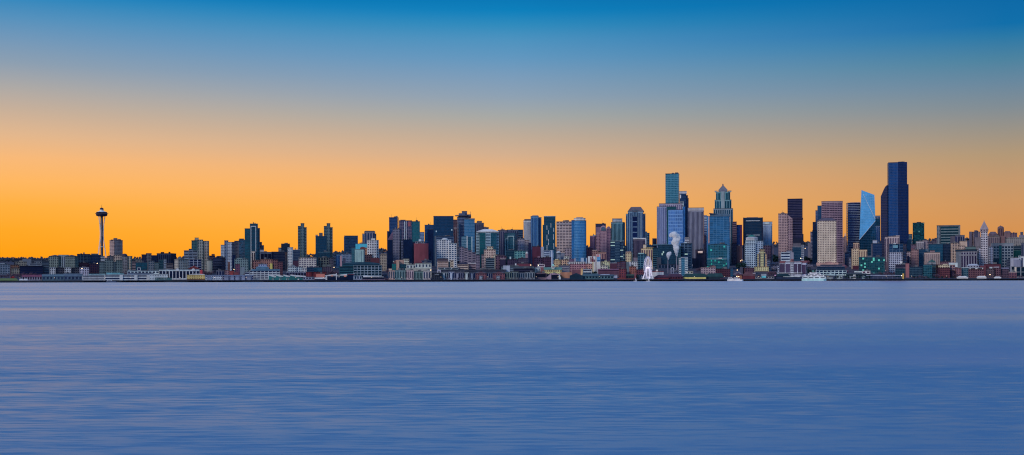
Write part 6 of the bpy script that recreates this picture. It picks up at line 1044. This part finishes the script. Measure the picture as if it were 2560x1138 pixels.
# ------------------------------------------------------------------ ground, shore, water
m = MB()
cols = list(range(-1500, 4061, 60)); rows = [2594, 2630, 2660, 2700, 2740, 2820, 2900, 3000, 3100, 3200, 3300, 3500, 3700, 3900, 4100, 4500, 4800, 5000, 5200, 5400, 6500]
for i in range(len(cols)-1):
    for j in range(len(rows)-1):
        P = [(cols[i], rows[j]), (cols[i+1], rows[j]), (cols[i+1], rows[j+1]), (cols[i], rows[j+1])]
        m.face([(xw(a, d), d, ground(a, d)) for a, d in P])
gm = wall_mat((66, 60, 76)); tag(m.build('ground', gm), 'dark city ground rising from the shore to the hill', 'ground', kind='structure')
m = MB(); x0, x1 = xw(-1500, 2594), xw(4060, 2594)
m.prism([(x0, 2591), (x1, 2591), (x1, 2594.5), (x0, 2594.5)], -2, 3.9); tag(m.build('seawall', wall_mat((26, 32, 46))), 'dark stone seawall along the whole shore', 'seawall', kind='structure')
# rocky dark bank in front of the seawall
m = MB(); rnd = random.Random(4)
for i in range(900):
    px = rnd.uniform(-200, 2760); x = xw(px, 2588); s = rnd.uniform(.5, 1.5); y = 2590-rnd.uniform(0, 3.5); z = (y-2586)*.4
    p = [Vector((x, y, z))+Vector((a*s*rnd.uniform(.7, 1.2), b*s*rnd.uniform(.7, 1.2), c*s*rnd.uniform(.5, .9))) for a, b, c in ((1, 0, 0), (0, 1, 0), (-1, 0, 0), (0, -1, 0), (0, 0, 1), (0, 0, -1))]
    for u_, v_ in ((0, 1), (1, 2), (2, 3), (3, 0)): m.face([p[u_], p[v_], p[4]]); m.face([p[v_], p[u_], p[5]])
tag(m.build('shore_rocks', wall_mat((34, 38, 48))), 'dark boulders at the foot of the seawall', 'rocks', kind='stuff')
m = MB(); m.face([(xw(-300, 2596), 2596, 4.4), (xw(47, 2596), 2596, 4.4), (xw(40, 2720), 2720, 9.5), (xw(-300, 2720), 2720, 9.5)])
tag(m.build('lawn', wall_mat((104, 112, 52))), 'green lawn at the far left shore', 'lawn', kind='structure')

wm_, nt, b = newmat('water')
tc = N(nt, 'ShaderNodeTexCoord')
def noise(scale, sx, sy, det, rough=.5, off=0):
    mp = N(nt, 'ShaderNodeMapping'); mp.inputs['Scale'].default_value = (sx, sy, 1); mp.inputs['Location'].default_value = (off, off*.7, off)
    L(nt, tc.outputs['Object'], mp.inputs['Vector'])
    n = N(nt, 'ShaderNodeTexNoise'); n.inputs['Scale'].default_value = scale; n.inputs['Detail'].default_value = det; n.inputs['Roughness'].default_value = rough
    L(nt, mp.outputs['Vector'], n.inputs['Vector']); return n.outputs['Fac']
def mth(op, a, bb=None, cc=None):
    n = N(nt, 'ShaderNodeMath', operation=op)
    for i, q in enumerate((a, bb, cc)):
        if q is None: continue
        if isinstance(q, (int, float)): n.inputs[i].default_value = q
        else: L(nt, q, n.inputs[i])
    return n.outputs[0]
small = noise(1, .42, 2.6, 4, .6); mid = noise(1, .045, .42, 3, .55, 5); patch = noise(1, .012, .035, 2, .5, 3); big = noise(1, .0022, .016, 3, .55, 9)
# the long exposure leaves the near sides of the wavelets: slopes that lean to the south-west, steeper where the wind catches
sp = N(nt, 'ShaderNodeSeparateXYZ'); L(nt, tc.outputs['Object'], sp.inputs[0])
def cen(v, k): return mth('MULTIPLY', mth('SUBTRACT', v, .5), k)
mrs = N(nt, 'ShaderNodeMapRange'); mrs.inputs['From Min'].default_value = 1/2500; mrs.inputs['From Max'].default_value = 1/45; mrs.inputs['To Min'].default_value = WS0[0]; mrs.inputs['To Max'].default_value = WS0[1]
L(nt, mth('DIVIDE', 1.0, mth('MAXIMUM', sp.outputs[1], 10)), mrs.inputs['Value'])     # open water is rougher than the sheltered shore side
amp = N(nt, 'ShaderNodeMapRange'); amp.inputs['From Min'].default_value = 1/600; amp.inputs['From Max'].default_value = 1/70; amp.inputs['To Min'].default_value = .4
L(nt, mth('DIVIDE', 1.0, mth('MAXIMUM', sp.outputs[1], 10)), amp.inputs['Value'])
slope = mth('ADD', mrs.outputs['Result'], mth('ADD', mth('MULTIPLY', mth('ADD', cen(small, WS[0]), cen(mid, WS[1])), amp.outputs['Result']), mth('ADD', cen(patch, WS[2]), cen(big, WS[3]))))
# two long slicks of smoother water
yw = mth('ADD', sp.outputs[1], mth('MULTIPLY', cen(noise(1, .004, .0, 2, .5, 1), 1.0), 60))
for y0_, wd, amt in SLICKS:
    dq = mth('DIVIDE', mth('SUBTRACT', yw, y0_), wd); gs = mth('POWER', 2.718, mth('MULTIPLY', mth('MULTIPLY', dq, dq), -1))
    slope = mth('SUBTRACT', slope, mth('MULTIPLY', gs, amt))
slope = mth('MAXIMUM', slope, mth('MULTIPLY', mrs.outputs['Result'], .55))
cn = N(nt, 'ShaderNodeCombineXYZ'); L(nt, cen(mid, .1), cn.inputs[0]); L(nt, mth('MULTIPLY', slope, -1), cn.inputs[1]); cn.inputs[2].default_value = 1
nn_ = N(nt, 'ShaderNodeVectorMath', operation='NORMALIZE'); L(nt, cn.outputs[0], nn_.inputs[0]); L(nt, nn_.outputs[0], b.inputs['Normal'])
mr = N(nt, 'ShaderNodeMapRange'); mr.inputs['From Min'].default_value = .3; mr.inputs['From Max'].default_value = .7; mr.inputs['To Min'].default_value = WR[0]; mr.inputs['To Max'].default_value = WR[1]
L(nt, big, mr.inputs['Value']); L(nt, mr.outputs['Result'], b.inputs['Roughness'])
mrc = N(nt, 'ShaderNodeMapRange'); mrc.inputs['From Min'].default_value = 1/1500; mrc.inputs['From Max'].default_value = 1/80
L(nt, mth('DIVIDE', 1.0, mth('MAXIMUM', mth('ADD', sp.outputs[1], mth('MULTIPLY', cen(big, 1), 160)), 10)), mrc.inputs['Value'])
mc = N(nt, 'ShaderNodeMix', data_type='RGBA'); mc.inputs[6].default_value = (*WFAR, 1); mc.inputs[7].default_value = (*WCOL, 1)   # paler toward the shore: reflected sky brightness put into the base colour
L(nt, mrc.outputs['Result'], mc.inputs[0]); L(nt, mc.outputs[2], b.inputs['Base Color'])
b.inputs['IOR'].default_value = 1.33
b.inputs['Specular IOR Level'].default_value = WSPEC
b.inputs['Specular Tint'].default_value = (*WTINT, 1)
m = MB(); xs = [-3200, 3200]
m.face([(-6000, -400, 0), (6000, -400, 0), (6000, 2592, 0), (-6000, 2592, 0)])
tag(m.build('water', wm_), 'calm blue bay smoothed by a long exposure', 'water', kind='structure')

# ------------------------------------------------------------------ sky
W = bpy.data.worlds.new('World'); S.world = W; W.use_nodes = True; nt = W.node_tree
bg = nt.nodes['Background']
tc = N(nt, 'ShaderNodeTexCoord'); sx = N(nt, 'ShaderNodeSeparateXYZ'); L(nt, tc.outputs['Generated'], sx.inputs[0])
X, Y, Z = sx.outputs
hor = mth('SQRT', mth('ADD', mth('MULTIPLY', X, X), mth('MULTIPLY', Y, Y)))
e = mth('DIVIDE', Z, mth('MAXIMUM', hor, .02))      # tangent of the height above the horizon
# compress: ramp position = e/(e+0.35)
pos = mth('DIVIDE', mth('MAXIMUM', e, 0), mth('ADD', mth('MAXIMUM', e, 0), .35))
az = mth('DIVIDE', X, mth('MAXIMUM', hor, .02))
def ramp(stops):
    r = N(nt, 'ShaderNodeValToRGB'); cr = r.color_ramp; cr.interpolation = 'B_SPLINE' if False else 'LINEAR'
    els = [(q/(q+.35), c) for q, c in stops]
    cr.elements[0].position = els[0][0]; cr.elements[0].color = (*lin(els[0][1]), 1)
    cr.elements[1].position = 1.0; cr.elements[1].color = (*lin(els[-1][1]), 1)
    for p, c in els[1:-1]:
        x = cr.elements.new(p); x.color = (*lin(c), 1)
    L(nt, pos, r.inputs[0]); return r.outputs['Color']
def row(y): return (HOR-y)/F
Lf = ramp([(0, (255, 150, 0)), (row(640), (255, 160, 10)), (row(580), (255, 168, 34)), (row(525), (255, 175, 60)), (row(470), (255, 182, 94)), (row(415), (248, 184, 118)), (row(360), (226, 182, 140)), (row(305), (200, 175, 152)), (row(250), (172, 168, 165)), (row(195), (140, 158, 176)), (row(140), (114, 151, 184)), (row(90), (84, 144, 188)), (row(42), (46, 134, 188)), (row(8), (0, 121, 183)), (.35, (0, 92, 160)), (.6, (6, 78, 144)), (9, (14, 66, 126))])
Cf = ramp([(0, (255, 158, 44)), (row(640), (255, 162, 50)), (row(590), (255, 173, 64)), (row(531), (253, 177, 84)), (row(483), (249, 177, 100)), (row(435), (237, 177, 118)), (row(386), (212, 174, 140)), (row(338), (190, 170, 150)), (row(290), (165, 167, 164)), (row(241), (141, 160, 178)), (row(193), (122, 155, 185)), (row(145), (97, 150, 190)), (row(97), (74, 145, 190)), (row(63), (44, 138, 188)), (row(29), (2, 127, 187)), (row(0), (0, 119, 181)), (.35, (0, 92, 160)), (.6, (6, 78, 144)), (9, (14, 66, 126))])
Rf = ramp([(0, (216, 136, 54)), (row(640), (216, 140, 60)), (row(577), (211, 145, 82)), (row(522), (205, 149, 95)), (row(467), (195, 150, 106)), (row(412), (178, 150, 116)), (row(357), (154, 145, 132)), (row(302), (128, 139, 146)), (row(247), (104, 134, 156)), (row(192), (74, 129, 158)), (row(137), (36, 118, 165)), (row(110), (4, 109, 168)), (row(51), (0, 103, 165)), (row(0), (0, 98, 162)), (.35, (0, 92, 160)), (.6, (6, 78, 144)), (9, (14, 66, 126))])
Wf = ramp([(0, (136, 138, 164)), (.06, (138, 144, 176)), (.15, (132, 152, 192)), (.3, (124, 164, 208)), (.6, (90, 150, 204)), (1.2, (60, 122, 186)), (9, (30, 92, 158))])
def mapr(v, a, b_, c=0, d=1, smooth=True):
    n = N(nt, 'ShaderNodeMapRange'); n.interpolation_type = 'SMOOTHSTEP' if smooth else 'LINEAR'
    for k, q in zip(('From Min', 'From Max', 'To Min', 'To Max'), (a, b_, c, d)): n.inputs[k].default_value = q
    L(nt, v, n.inputs['Value']); return n.outputs['Result']
def mix(f, a, b_):
    n = N(nt, 'ShaderNodeMix', data_type='RGBA'); L(nt, f, n.inputs[0]); L(nt, a, n.inputs[6]); L(nt, b_, n.inputs[7]); return n.outputs[2]
east = mix(mapr(az, -.38, .0, smooth=False), Lf, Cf); east = mix(mapr(az, .0, .38, smooth=False), east, Rf)
yy = mth('DIVIDE', Y, mth('MAXIMUM', hor, .02))
sky = mix(mapr(yy, .1, .8), Wf, east)
SUN_EL, SUN_AZ = math.radians(30), math.radians(224)
st = N(nt, 'ShaderNodeTexSky'); st.sky_type = 'NISHITA'; st.sun_disc = False; st.sun_elevation = SUN_EL; st.sun_rotation = SUN_AZ
L(nt, st.outputs[0], bg.inputs[0]); bg.inputs[1].default_value = 0.0015
b2 = N(nt, 'ShaderNodeBackground'); L(nt, sky, b2.inputs[0]); b2.inputs[1].default_value = 1.0
ad = N(nt, 'ShaderNodeAddShader'); L(nt, bg.outputs[0], ad.inputs[0]); L(nt, b2.outputs[0], ad.inputs[1]); L(nt, ad.outputs[0], nt.nodes['World Output'].inputs[0])

sd = bpy.data.lights.new('sun', 'SUN'); sd.energy = SUN_E; sd.angle = math.radians(18); sd.color = SUN_C
so = bpy.data.objects.new('sun', sd); C.objects.link(so)
d = Vector((math.sin(SUN_AZ)*math.cos(SUN_EL), math.cos(SUN_AZ)*math.cos(SUN_EL), math.sin(SUN_EL)))
so.rotation_euler = d.to_track_quat('Z', 'Y').to_euler(); so.location = (0, -100, 300)

# ------------------------------------------------------------------ camera
cd = bpy.data.cameras.new('camera'); co = bpy.data.objects.new('camera', cd); C.objects.link(co)
cd.sensor_width = 36; cd.lens = 36*F/2560; cd.clip_start = 1; cd.clip_end = 20000
cd.shift_y = (HOR-569)/2560
co.location = (0, 0, CAMH)
co.rotation_euler = (Matrix.Rotation(math.pi/2, 4, 'X') @ Matrix.Rotation(CAMROLL, 4, 'Z')).to_euler()
S.camera = co
S.view_settings.view_transform = 'Standard'; S.view_settings.look = 'None'; S.view_settings.exposure = 0; S.view_settings.gamma = 1
S.render.resolution_x = 1024; S.render.resolution_y = 455
S.cycles.max_bounces = 32; S.cycles.diffuse_bounces = 2; S.cycles.glossy_bounces = 3; S.cycles.volume_bounces = 32; S.cycles.pixel_filter_type = 'BLACKMAN_HARRIS'; S.cycles.filter_width = 1.15
